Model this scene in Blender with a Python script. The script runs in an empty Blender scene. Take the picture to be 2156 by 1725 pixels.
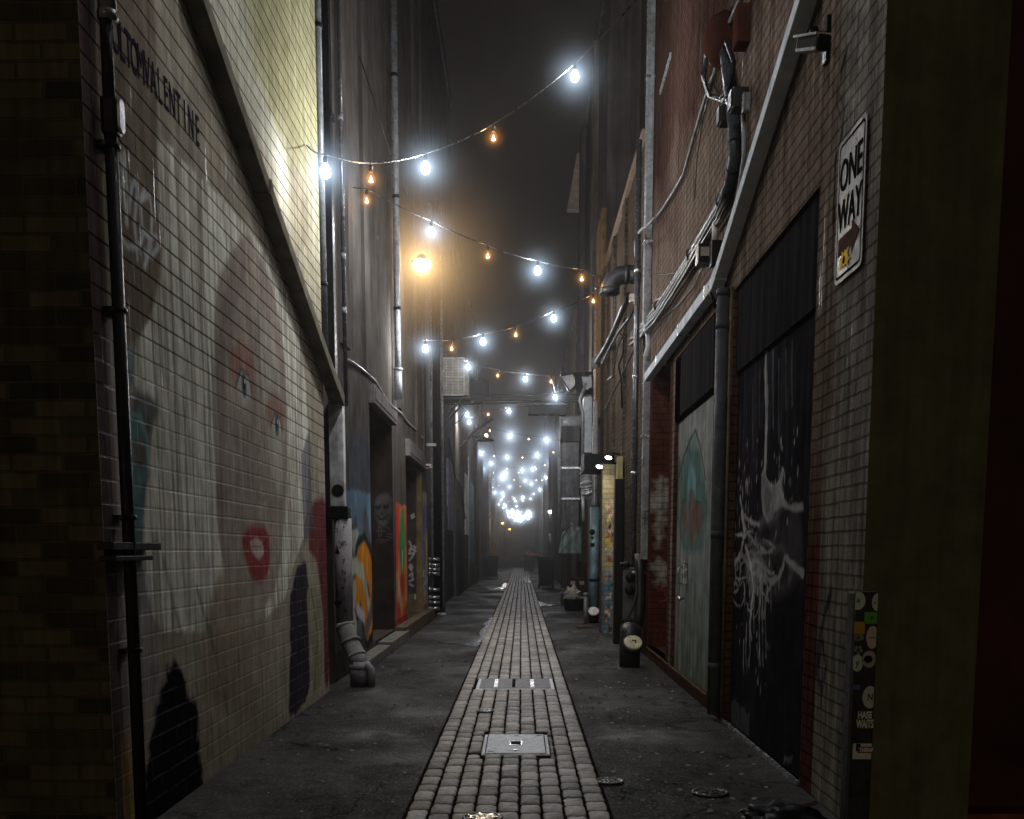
import bpy, bmesh, math, random
import numpy as np
from mathutils import Vector, Matrix
random.seed(7)
rng = np.random.default_rng(11)
scene = bpy.context.scene
COL = scene.collection

# ------------------------------------------------------------------ camera model (used to read positions off the photograph)
F, PPX, PPY, H = 2260., 1078., 1449., 1.55
TH = math.atan((PPY - 1160) / F)
YAW = math.atan(20 / F) * math.cos(TH)
ct, st, cy, sy = math.cos(TH), math.sin(TH), math.cos(YAW), math.sin(YAW)
CW = Vector((-sy * ct, cy * ct, -st)); CR = Vector((cy, sy, 0)); CU = Vector((-sy * st, cy * st, ct))
EYE = Vector((0, 0, H))

def ray(x, y):
    return CW + CR * ((x - PPX) / F) + CU * (-(y - PPY) / F)
def onX(x, y, X):
    d = ray(x, y); return EYE + d * (X / d.x)
def onY(x, y, Y):
    d = ray(x, y); return EYE + d * (Y / d.y)
def onZ(x, y, Z=0.):
    d = ray(x, y); return EYE + d * ((Z - H) / d.z)

# ------------------------------------------------------------------ objects, parts, tags
def tag(o, label=None, cat=None, group=None, kind=None):
    if label: o['label'] = label
    if cat: o['category'] = cat
    if group: o['group'] = group
    if kind: o['kind'] = kind
    return o
def thing(name, label, cat, loc=(0, 0, 0), group=None):
    o = bpy.data.objects.new(name, None); COL.objects.link(o)
    o.location = loc; o.empty_display_size = .1
    return tag(o, label, cat, group)
def wloc(o):
    v = Vector((0, 0, 0))
    while o is not None:
        v = v + o.location; o = o.parent
    return v

class MB:
    def __init__(s): s.v = []; s.f = []; s.c = []; s.m = []; s.sm = []; s.cur = None
    def add(s, vs, fs, smooth=False, col=None, mi=0):
        b = len(s.v); s.v += [tuple(v) for v in vs]
        s.f += [tuple(i + b for i in f) for f in fs]
        s.sm += [smooth] * len(fs); s.m += [mi] * len(fs)
        s.c += [col or (1, 1, 1)] * len(vs)
        return s
    def hexa(s, p, **k):  # 8 points: bottom 0-3, top 4-7
        return s.add(p, [(3, 2, 1, 0), (4, 5, 6, 7), (0, 1, 5, 4), (1, 2, 6, 5), (2, 3, 7, 6), (3, 0, 4, 7)], **k)
    def box(s, c, d, bev=0., M=None, **k):
        c = Vector(c); hx, hy, hz = d[0] / 2, d[1] / 2, d[2] / 2
        if bev > 0:
            bm = bmesh.new(); bmesh.ops.create_cube(bm, size=1)
            bmesh.ops.scale(bm, vec=d, verts=bm.verts)
            bmesh.ops.bevel(bm, geom=bm.edges[:], offset=min(bev, min(d) * .45), segments=2, affect='EDGES', profile=.6)
            bm.verts.index_update()
            vs = [v.co.copy() for v in bm.verts]; fs = [[v.index for v in f.verts] for f in bm.faces]; bm.free()
        else:
            vs = [Vector((x * hx, y * hy, z * hz)) for z in (-1, 1) for x, y in ((-1, -1), (1, -1), (1, 1), (-1, 1))]
            fs = [(3, 2, 1, 0), (4, 5, 6, 7), (0, 1, 5, 4), (1, 2, 6, 5), (2, 3, 7, 6), (3, 0, 4, 7)]
        if M is not None: vs = [M @ v for v in vs]
        return s.add([v + c for v in vs], fs, **k)
    def b2(s, lo, hi, bev=0., **k):
        lo = Vector(lo); hi = Vector(hi)
        return s.box((lo + hi) / 2, [abs(x) for x in (hi - lo)], bev, **k)
    def bar(s, a, b, w, h, up=(0, 0, 1), bev=0., **k):  # rectangular bar from a to b
        a = Vector(a); b = Vector(b); y = (b - a); L = y.length; y.normalize()
        x = y.cross(Vector(up)); x = x.normalized() if x.length > 1e-4 else Vector((1, 0, 0)); z = x.cross(y)
        M = Matrix((x, y, z)).transposed().to_3x3()
        return s.box((a + b) / 2, (w, L, h), bev, M=M, **k)
    def tube(s, pts, r, n=10, cap=True, **k):
        pts = [Vector(p) for p in pts]; rs = r if isinstance(r, (list, tuple)) else [r] * len(pts)
        vs = []; fs = []; N = len(pts)
        t0 = (pts[1] - pts[0]).normalized()
        u = t0.orthogonal().normalized()
        for i, p in enumerate(pts):
            t = (pts[min(i + 1, N - 1)] - pts[max(i - 1, 0)])
            t = t.normalized() if t.length > 1e-7 else t0
            u = (u - t * u.dot(t)); u = u.normalized() if u.length > 1e-6 else t.orthogonal().normalized()
            w = t.cross(u)
            for j in range(n):
                a = 2 * math.pi * j / n
                vs.append(p + (u * math.cos(a) + w * math.sin(a)) * rs[i])
        for i in range(N - 1):
            for j in range(n):
                fs.append((i * n + j, i * n + (j + 1) % n, (i + 1) * n + (j + 1) % n, (i + 1) * n + j))
        s.add(vs, fs, smooth=k.pop('smooth', True), **k)
        if cap:
            b = len(s.v) - len(vs)
            s.f += [tuple(b + j for j in reversed(range(n))), tuple(b + (N - 1) * n + j for j in range(n))]
            s.sm += [False, False]; s.m += [k.get('mi', 0)] * 2
        return s
    def lathe(s, prof, c, axis=(0, 0, 1), n=16, **k):  # prof: [(r, h)]
        c = Vector(c); ax = Vector(axis).normalized(); u = ax.orthogonal().normalized(); w = ax.cross(u)
        vs = []; fs = []
        for r, h in prof:
            for j in range(n):
                a = 2 * math.pi * j / n
                vs.append(c + ax * h + (u * math.cos(a) + w * math.sin(a)) * r)
        for i in range(len(prof) - 1):
            for j in range(n):
                fs.append((i * n + j, i * n + (j + 1) % n, (i + 1) * n + (j + 1) % n, (i + 1) * n + j))
        if prof[0][0] > 1e-5: fs.append(tuple(reversed(range(n))))
        if prof[-1][0] > 1e-5: fs.append(tuple((len(prof) - 1) * n + j for j in range(n)))
        return s.add(vs, fs, smooth=k.pop('smooth', True), **k)
    def slab(s, pts, nrm, th, **k):  # flat polygon thickened by th along nrm
        pts = [Vector(p) for p in pts]; nv = Vector(nrm).normalized() * th; n = len(pts)
        vs = pts + [p + nv for p in pts]
        a = Vector((0, 0, 0))
        for i in range(n): a += (pts[i] - pts[0]).cross(pts[(i + 1) % n] - pts[0])
        flip = a.dot(nv) < 0
        idx = list(range(n))
        if flip: idx = idx[::-1]
        fs = [tuple(reversed(idx)), tuple(i + n for i in idx)]
        for q in range(n):
            i, j = idx[q], idx[(q + 1) % n]
            fs.append((i, j, j + n, i + n))
        return s.add(vs, fs, **k)
    def text(s, body, size, o, u, v, sx=1., depth=.002, align='CENTER', shear=0., bold=0., **k):
        cu = bpy.data.curves.new('lettering', 'FONT'); cu.body = body; cu.size = size; cu.align_x = align; cu.align_y = 'CENTER'
        cu.extrude = depth / 2; cu.shear = shear; cu.offset = bold; cu.resolution_u = 3
        ob = bpy.data.objects.new('lettering', cu)
        COL.objects.link(ob); dg = bpy.context.evaluated_depsgraph_get()
        me = bpy.data.meshes.new_from_object(ob.evaluated_get(dg))
        u = Vector(u).normalized(); v = Vector(v).normalized(); w = u.cross(v); o = Vector(o)
        vs = [o + u * (q.co.x * sx) + v * q.co.y + w * (q.co.z + depth / 2) for q in me.vertices]
        s.add(vs, [tuple(p.vertices) for p in me.polygons], **k)
        bpy.data.objects.remove(ob); bpy.data.curves.remove(cu); bpy.data.meshes.remove(me)
        return s
    def build(s, name, mat, parent=None, cols=None):
        off = wloc(parent) if parent else Vector((0, 0, 0))
        me = bpy.data.meshes.new(name)
        me.from_pydata([(v[0] - off.x, v[1] - off.y, v[2] - off.z) for v in s.v], [], s.f)
        me.polygons.foreach_set('use_smooth', s.sm)
        for m in (mat if isinstance(mat, (list, tuple)) else [mat]): me.materials.append(m)
        me.polygons.foreach_set('material_index', s.m)
        if cols is not None or any(c != (1, 1, 1) for c in s.c):
            at = me.color_attributes.new('paint', 'FLOAT_COLOR', 'POINT')
            a = np.ones((len(s.v), 4), dtype=np.float32); a[:, :3] = np.asarray(cols if cols is not None else s.c, dtype=np.float32)
            at.data.foreach_set('color', a.ravel())
        me.update()
        o = bpy.data.objects.new(name, me); COL.objects.link(o)
        if parent: o.parent = parent
        return o

def struct(name, mb, mat, cols=None):
    return tag(mb.build(name, mat, None, cols), kind='structure')

# ------------------------------------------------------------------ painting on vertices (u, v arrays)
def vnoise(u, v, seed=0):
    u = np.asarray(u, float); v = np.asarray(v, float)
    i = np.floor(u).astype(np.int64); j = np.floor(v).astype(np.int64); fu = u - i; fv = v - j
    fu = fu * fu * (3 - 2 * fu); fv = fv * fv * (3 - 2 * fv)
    def h(a, b):
        n = (a * 374761393 + b * 668265263 + seed * 974634777) & 0xFFFFFFFF
        n = ((n ^ (n >> 13)) * 1274126177) & 0xFFFFFFFF
        return ((n ^ (n >> 16)) & 0xFFFF) / 65535.
    return (h(i, j) * (1 - fu) + h(i + 1, j) * fu) * (1 - fv) + (h(i, j + 1) * (1 - fu) + h(i + 1, j + 1) * fu) * fv
def fbm(u, v, oct=4, seed=0):
    r = 0; a = .5
    for o in range(oct): r = r + a * vnoise(u * 2 ** o, v * 2 ** o, seed + o); a *= .5
    return r / (1 - .5 ** oct)

class Paint:
    def __init__(s, u, v, base):
        s.u = np.asarray(u, float); s.v = np.asarray(v, float); s.c = np.tile(np.array(base, float), (len(s.u), 1))
    def mix(s, m, col):
        m = np.clip(m, 0, 1)[:, None]; s.c = s.c * (1 - m) + np.array(col, float) * m; return s
    def mul(s, f): s.c = s.c * np.asarray(f)[:, None]; return s
    def dseg(s, pts):
        d = np.full(len(s.u), 1e9)
        for (a, b), (c, e) in zip(pts[:-1], pts[1:]):
            L = (c - a) ** 2 + (e - b) ** 2 + 1e-12
            t = np.clip(((s.u - a) * (c - a) + (s.v - b) * (e - b)) / L, 0, 1)
            d = np.minimum(d, np.hypot(s.u - a - t * (c - a), s.v - b - t * (e - b)))
        return d
    def inside(s, pts):
        r = np.zeros(len(s.u), bool); n = len(pts)
        for i in range(n):
            x1, y1 = pts[i]; x2, y2 = pts[(i + 1) % n]
            if y1 == y2: continue
            c = ((y1 > s.v) != (y2 > s.v)) & (s.u < (x2 - x1) * (s.v - y1) / (y2 - y1) + x1)
            r ^= c
        return r
    def poly(s, pts, col, alpha=1., soft=.02, rag=0., seed=3):
        if len(pts) > 5:
            for w_ in (.84, .75): pts = [q for a, b in zip(pts, pts[1:] + pts[:1]) for q in ((a[0] * w_ + b[0] * (1 - w_), a[1] * w_ + b[1] * (1 - w_)), (a[0] * (1 - w_) + b[0] * w_, a[1] * (1 - w_) + b[1] * w_))]
        lo = np.array(pts).min(0) - soft * 2 - rag; hi = np.array(pts).max(0) + soft * 2 + rag
        d = s.dseg(list(pts) + [pts[0]]); d = np.where(s.inside(pts), d, -d)
        if rag: d = d + rag * (fbm(s.u * 9, s.v * 9, 3, seed) - .5) * 2
        return s.mix(alpha * np.clip(.5 + d / (2 * soft), 0, 1), col)
    def stroke(s, pts, w, col, alpha=1., soft=.006, rag=0., seed=5):
        d = s.dseg(pts)
        if rag: d = d + rag * (fbm(s.u * 14, s.v * 14, 3, seed) - .5) * 2
        return s.mix(alpha * np.clip(.5 + (w / 2 - d) / (2 * soft), 0, 1), col)
    def ell(s, c, rx, ry, col, alpha=1., soft=.02):
        q = np.hypot((s.u - c[0]) / rx, (s.v - c[1]) / ry)
        return s.mix(alpha * np.clip(.5 + (1 - q) * min(rx, ry) / (2 * soft), 0, 1), col)

def lines(a, b, step, keep=()):
    n = max(1, int(round((b - a) / step))); L = set(np.round(np.linspace(a, b, n + 1), 4)) | {round(k, 4) for k in keep if a <= k <= b}
    L = sorted(L); out = [L[0]]
    kp = {round(k, 4) for k in keep} | {round(a, 4), round(b, 4)}
    for q in L[1:]:
        if q - out[-1] < step * .3 and q not in kp: continue
        if q - out[-1] < step * .3 and out[-1] not in kp: out.pop()
        out.append(q)
    return np.array(out)
def panel(axis, pos, us, vs, holes=(), facing=1, depth=0., mb=None):
    """grid of a wall sheet: axis 'X' (u=Y) or 'Y' (u=X), v=Z; holes [(u0,u1,v0,v1)] left open, with reveals 'depth' deep"""
    mb = mb or MB(); nu, nv = len(us), len(vs)
    U, V = np.meshgrid(us, vs, indexing='ij'); U = U.ravel(); V = V.ravel()
    P = np.full(len(U), pos)
    vt = np.stack([P, U, V], 1) if axis == 'X' else np.stack([U, P, V], 1)
    fs = []
    uc = (us[:-1] + us[1:]) / 2; vc = (vs[:-1] + vs[1:]) / 2
    op = np.zeros((nu - 1, nv - 1), bool)
    for a, b, c, d in holes:
        op |= ((uc > a) & (uc < b))[:, None] & ((vc > c) & (vc < d))[None, :]
    flip = (facing > 0) == (axis == 'X')
    for i in range(nu - 1):
        for j in range(nv - 1):
            if op[i, j]: continue
            q = (i * nv + j, (i + 1) * nv + j, (i + 1) * nv + j + 1, i * nv + j + 1)
            fs.append(q if flip else q[::-1])
    mb.add([tuple(r) for r in vt], fs)
    if depth:
        bk = pos - facing * depth
        def P3(u, v, p): return (p, u, v) if axis == 'X' else (u, p, v)
        for a, b, c, d in holes:
            ring = [(a, c), (b, c), (b, d), (a, d)]
            vs8 = [P3(u, v, pos) for u, v in ring] + [P3(u, v, bk) for u, v in ring]
            fq = [(i, i + 4, (i + 1) % 4 + 4, (i + 1) % 4) for i in range(4)]
            mb.add(vs8, fq if flip else [q[::-1] for q in fq])
    return mb, U, V

# ------------------------------------------------------------------ materials
def nt(name):
    m = bpy.data.materials.new(name); m.use_nodes = True; t = m.node_tree
    for n in list(t.nodes): t.nodes.remove(n)
    o = t.nodes.new('ShaderNodeOutputMaterial'); b = t.nodes.new('ShaderNodeBsdfPrincipled')
    t.links.new(b.outputs[0], o.inputs[0]); return m, t, b, o
def mathn(t, op, a, b=None):
    n = t.nodes.new('ShaderNodeMath'); n.operation = op
    for i, x in enumerate((a, b)):
        if x is None: continue
        if isinstance(x, (int, float)): n.inputs[i].default_value = x
        else: t.links.new(x, n.inputs[i])
    return n.outputs[0]
def mixc(t, fac, a, b, mode='MIX'):
    n = t.nodes.new('ShaderNodeMix'); n.data_type = 'RGBA'; n.blend_type = mode
    for s, x in ((n.inputs[0], fac), (n.inputs[6], a), (n.inputs[7], b)):
        if isinstance(x, (int, float)): s.default_value = x
        elif isinstance(x, tuple): s.default_value = (x[0], x[1], x[2], 1)
        else: t.links.new(x, s)
    return n.outputs[2]
def pos(t, sc=(1, 1, 1)):
    g = t.nodes.new('ShaderNodeNewGeometry'); m = t.nodes.new('ShaderNodeMapping'); m.inputs['Scale'].default_value = sc
    t.links.new(g.outputs['Position'], m.inputs['Vector']); return m.outputs[0]
def noise(t, scale, sc=(1, 1, 1), detail=4, rough=.55):
    n = t.nodes.new('ShaderNodeTexNoise'); n.inputs['Scale'].default_value = scale; n.inputs['Detail'].default_value = detail
    n.inputs['Roughness'].default_value = rough
    t.links.new(pos(t, sc), n.inputs['Vector']); return n.outputs['Fac']
def ramp(t, f, a, b, va=0., vb=1.):
    n = t.nodes.new('ShaderNodeMapRange'); n.inputs['From Min'].default_value = a; n.inputs['From Max'].default_value = b
    n.inputs['To Min'].default_value = va; n.inputs['To Max'].default_value = vb
    t.links.new(f, n.inputs['Value']); return n.outputs[0]
def bumpn(t, b, h, strength, dist):
    n = t.nodes.new('ShaderNodeBump'); n.inputs['Strength'].default_value = strength; n.inputs['Distance'].default_value = dist
    t.links.new(h, n.inputs['Height']); t.links.new(n.outputs[0], b.inputs['Normal'])
def attr(t):
    n = t.nodes.new('ShaderNodeAttribute'); n.attribute_name = 'paint'; return n.outputs['Color']
MC = {}
def mat(name, col=(.5, .5, .5), rough=.6, metal=0., var=.35, scale=6., streak=0., bump=.15, bscale=90., paint=False, spec=0., rvar=.2, dirt=None):
    if name in MC: return MC[name]
    m, t, b, o = nt(name)
    c = attr(t) if paint else tuple(col)
    n1 = noise(t, scale, detail=6); f = ramp(t, n1, .3, .7, 1 - var, 1 + var * .6)
    c = mixc(t, 1., c if not isinstance(c, tuple) else c, f, 'MULTIPLY')
    if streak:
        n2 = noise(t, 9, (1, 1, .06), detail=5); c = mixc(t, 1., c, ramp(t, n2, .35, .65, 1 - streak, 1 + streak * .5), 'MULTIPLY')
    if dirt:
        n4 = noise(t, 2.5, detail=7, rough=.7); c = mixc(t, ramp(t, n4, .5, .68), c, tuple(dirt))
    t.links.new(c, b.inputs['Base Color'])
    r = ramp(t, noise(t, scale * 2.3, detail=5), .3, .7, max(.04, rough - rvar), min(1, rough + rvar)); t.links.new(r, b.inputs['Roughness'])
    b.inputs['Metallic'].default_value = metal
    b.inputs['Specular IOR Level'].default_value = spec
    if bump: bumpn(t, b, noise(t, bscale, detail=4), bump, .01)
    MC[name] = m; return m
def brickmat(name, c1=(.3, .2, .15), c2=(.25, .15, .1), mortar=(.1, .09, .08), bw=.24, bh=.086, ms=.01, paint=False, mdark=.4, rough=.5, streak=.4, bump=.9, fine=.25, rvar=.2, wob=.006, spec=0., off=(0, 0), wet=0., grad=None):
    m, t, b, o = nt(name)
    g = t.nodes.new('ShaderNodeNewGeometry'); sp = t.nodes.new('ShaderNodeSeparateXYZ'); t.links.new(g.outputs['Position'], sp.inputs[0])
    nz = noise(t, 3.1, detail=5); nz = ramp(t, nz, 0, 1, -wob, wob)
    nh = ramp(t, noise(t, 14., detail=3), 0, 1, -wob * .6, wob * .6)
    cmb = t.nodes.new('ShaderNodeCombineXYZ')
    t.links.new(mathn(t, 'ADD', mathn(t, 'ADD', mathn(t, 'ADD', sp.outputs[0], sp.outputs[1]), nh), 20 + off[0]), cmb.inputs[0])
    t.links.new(mathn(t, 'ADD', mathn(t, 'ADD', mathn(t, 'ADD', sp.outputs[2], nz), nh), off[1]), cmb.inputs[1])
    br = t.nodes.new('ShaderNodeTexBrick'); t.links.new(cmb.outputs[0], br.inputs['Vector'])
    br.inputs['Scale'].default_value = 1.; br.inputs['Brick Width'].default_value = bw; br.inputs['Row Height'].default_value = bh
    br.inputs['Mortar Size'].default_value = ms; br.inputs['Mortar Smooth'].default_value = .35; br.offset = .5
    br.inputs['Color1'].default_value = (*c1, 1); br.inputs['Color2'].default_value = (*c2, 1); br.inputs['Mortar'].default_value = (*mortar, 1)
    fac = br.outputs['Fac']
    if grad:   # painted over: bed joints stay open, upright joints are mostly filled with paint
        b2 = t.nodes.new('ShaderNodeTexBrick'); t.links.new(cmb.outputs[0], b2.inputs['Vector']); b2.inputs['Scale'].default_value = 1.; b2.inputs['Brick Width'].default_value = 400.; b2.inputs['Row Height'].default_value = bh
        b2.inputs['Mortar Size'].default_value = ms; b2.inputs['Mortar Smooth'].default_value = .35
        fh = b2.outputs['Fac']; fac = mathn(t, 'MAXIMUM', fh, mathn(t, 'MULTIPLY', fac, ramp(t, noise(t, 5., detail=5), .35, .65, .12, .6)))
    if grad:
        mz = ramp(t, sp.outputs[2], grad[0], grad[1], grad[2], grad[3]); bz = mixc(t, fac, (1., 1., 1.), mz)  # joints painted paler low on the wall, in place of glints on their edges
    if paint:
        br.inputs['Color1'].default_value = (1, 1, 1, 1); br.inputs['Color2'].default_value = (.9, .9, .9, 1); br.inputs['Mortar'].default_value = (mdark, mdark, mdark, 1)
        c = mixc(t, 1., attr(t), br.outputs['Color'], 'MULTIPLY')
        if grad: c = mixc(t, 1., c, bz, 'MULTIPLY')
    else: c = br.outputs['Color']
    n1 = noise(t, 5., detail=8, rough=.65); c = mixc(t, 1., c, ramp(t, n1, .3, .7, .72, 1.2), 'MULTIPLY')
    if streak:
        n2 = noise(t, 16, (1, 1, .07), detail=6); c = mixc(t, 1., c, ramp(t, n2, .35, .65, 1 - streak, 1 + streak * .5), 'MULTIPLY')
    t.links.new(c, b.inputs['Base Color'])
    n3 = noise(t, 60, (1, 1, .5), detail=5)
    h = mathn(t, 'ADD', mathn(t, 'SUBTRACT', 1., fac), mathn(t, 'MULTIPLY', n3, fine))
    bumpn(t, b, h, bump, .012)
    r = ramp(t, noise(t, 22, (1, 1, .2), detail=5), .3, .7, max(.05, rough - rvar), min(1, rough + rvar)); t.links.new(r, b.inputs['Roughness'])
    if wet:
        wm = ramp(t, noise(t, 30, (1, 1, .035), detail=4), .66, .74); wm = mathn(t, 'MULTIPLY', wm, ramp(t, noise(t, 1.7, detail=3), .44, .58))
        if grad: wm = mathn(t, 'ADD', wm, mathn(t, 'MULTIPLY', mathn(t, 'MULTIPLY', fac, ramp(t, sp.outputs[2], 1.5, 2.7, .42, .0)), ramp(t, noise(t, 6., detail=4), .4, .6)))
        t.links.new(mathn(t, 'ADD', mathn(t, 'MULTIPLY', wm, wet), spec), b.inputs['Specular IOR Level'])
        r = mathn(t, 'SUBTRACT', r, mathn(t, 'MULTIPLY', wm, .25)); t.links.new(r, b.inputs['Roughness'])
    else: b.inputs['Specular IOR Level'].default_value = spec
    return m
def emat(name, col, strength, clear=False):
    if name in MC: return MC[name]
    m = bpy.data.materials.new(name); m.use_nodes = True; t = m.node_tree
    for n in list(t.nodes): t.nodes.remove(n)
    o = t.nodes.new('ShaderNodeOutputMaterial'); e = t.nodes.new('ShaderNodeEmission')
    e.inputs[0].default_value = (*col, 1); e.inputs[1].default_value = strength
    if clear:
        tr = t.nodes.new('ShaderNodeBsdfTransparent'); a = t.nodes.new('ShaderNodeAddShader')
        t.links.new(tr.outputs[0], a.inputs[0]); t.links.new(e.outputs[0], a.inputs[1]); t.links.new(a.outputs[0], o.inputs[0])
    else: t.links.new(e.outputs[0], o.inputs[0])
    m.cycles.emission_sampling = 'NONE'
    MC[name] = m; return m

# ------------------------------------------------------------------ camera, world, render settings
cam = bpy.data.cameras.new('camera'); co = bpy.data.objects.new('camera', cam); COL.objects.link(co); scene.camera = co
co.location = EYE; co.rotation_euler = Matrix((CR, CU, -CW)).transposed().to_euler()
cam.sensor_width = 36; cam.lens = F / 2156 * 36; cam.sensor_fit = 'HORIZONTAL'
cam.shift_y = (PPY - 1724.4 / 2) / 2156; cam.shift_x = 0.; cam.clip_start = .05; cam.clip_end = 2000
w = bpy.data.worlds.new('World'); scene.world = w; w.use_nodes = True
wt = w.node_tree; bg = wt.nodes['Background']
SUN_DIR = Vector((.24, 1., -.16)).normalized()   # way the last light of the street behind travels
sk = wt.nodes.new('ShaderNodeTexSky'); sk.sky_type = 'NISHITA'; sk.sun_disc = False
sk.sun_elevation = math.radians(-4.); sk.sun_rotation = math.atan2(-SUN_DIR.x, -SUN_DIR.y)
wt.links.new(mixc(wt, .75, sk.outputs[0], (.16, .125, .105)), bg.inputs[0]); bg.inputs[1].default_value = .05
sl = bpy.data.lights.new('street_glow', 'SUN'); sl.energy = .2; sl.angle = math.radians(1.2); sl.color = (1., .86, .55)
so = bpy.data.objects.new('street_glow', sl); COL.objects.link(so); so.rotation_euler = SUN_DIR.to_track_quat('-Z', 'Y').to_euler()
scene.view_settings.view_transform = 'Standard'; scene.view_settings.look = 'None'; scene.view_settings.exposure = 0
cyc = scene.cycles; cyc.use_denoising = True; cyc.denoiser = 'OPENIMAGEDENOISE'
cyc.max_bounces = 4; cyc.diffuse_bounces = 2; cyc.glossy_bounces = 2; cyc.transmission_bounces = 2; cyc.volume_bounces = 0; cyc.transparent_max_bounces = 12
cyc.sample_clamp_indirect = 2.; cyc.use_light_tree = True; cyc.use_adaptive_sampling = True; cyc.adaptive_threshold = .02; cyc.caustics_reflective = False; cyc.caustics_refractive = False
XL, XR = -2.13, 1.85
def pt(l, X): return [(p.y, p.z) for p in (onX(x, y, X) for x, y in l)]
def lamp(name, loc, power, col, r, parent=None, kind='POINT', direction=None, size=None):
    L = bpy.data.lights.new(name, kind); L.energy = power; L.color = col; L.shadow_soft_size = r
    o = bpy.data.objects.new(name, L); COL.objects.link(o)
    o.location = Vector(loc) - (wloc(parent) if parent else Vector((0, 0, 0)))
    if parent: o.parent = parent
    if direction is not None:
        o.rotation_euler = Vector(direction).to_track_quat('-Z', 'Y').to_euler()
        L.spot_size = size or 1.6; L.spot_blend = .6
    return o
# ================================================================== MATERIALS
m_black = mat('black_metal', (.009, .009, .01), .45, .0, scale=12, bump=.1, spec=.08)
m_pipe_dark = mat('dark_pipe', (.022, .02, .022), .45, 0, scale=9, streak=.2, spec=.05)
m_pipe_grey = mat('grey_pipe_paint', (.2, .21, .22), .32, .1, scale=9, streak=.3, dirt=(.08, .075, .07), spec=.3)
m_white_pipe = mat('white_pipe_paint', (.6, .6, .6), .4, 0, scale=8, streak=.35, dirt=(.2, .18, .16), spec=.3)
m_galv = mat('galvanised_steel', (.55, .57, .6), .28, .9, scale=10, streak=.2)
m_foil = mat('foil_duct', (.42, .44, .46), .36, .35, scale=6, bump=.15, bscale=18)
m_plastic = mat('black_plastic', (.018, .018, .02), .45, 0, scale=8, bump=.1, spec=.3)
m_cream = mat('cream_plastic', (.55, .5, .36), .5, 0, scale=14, dirt=(.25, .22, .16))
m_cable = mat('black_cable', (.01, .01, .011), .4, 0, scale=20, bump=0, spec=.1)
m_copper = mat('pinkish_conduit', (.42, .28, .22), .35, .3, scale=10, streak=.2, spec=.3)
m_wood = mat('weathered_wood', (.12, .09, .06), .6, 0, scale=12, streak=.3)
m_white = mat('white_paint', (.62, .62, .6), .5, 0, scale=7, dirt=(.35, .33, .3))
m_teal = mat('pale_blue_pipe', (.16, .27, .3), .4, 0, scale=6, streak=.35, dirt=(.1, .13, .13), spec=.3)
m_conc = mat('step_concrete', (.16, .15, .135), .55, 0, scale=7, bump=.3, bscale=120)
m_render = mat('grey_render', (.076, .069, .062), .7, 0, scale=1.6, streak=.2, bump=.25, bscale=60)
m_dark_render = mat('dark_render', (.07, .065, .065), .5, 0, scale=1.8, streak=.4, bump=.25, bscale=50)
m_mid_render = mat('mid_render', (.13, .115, .1), .55, 0, scale=1.8, streak=.4, bump=.25, bscale=50)
m_shutter = mat('dark_door', (.05, .05, .055), .45, .2, scale=5, streak=.3)
m_brown_door = mat('brown_door', (.035, .027, .022), .5, 0, scale=5, streak=.3)
m_iron = mat('cast_iron', (.10, .10, .10), .3, .7, scale=30, bump=.3, bscale=200)
m_plate = mat('steel_plate', (.68, .71, .74), .5, .0, scale=24, bump=.35, bscale=160, var=.35, spec=.03)
m_orange = mat('orange_paint', (.6, .2, .03), .5)
m_letter = mat('black_lettering', (.012, .012, .012), .6, bump=0, spec=0.)
m_letter_w = mat('white_lettering', (.6, .6, .6), .5, bump=0)

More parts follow.
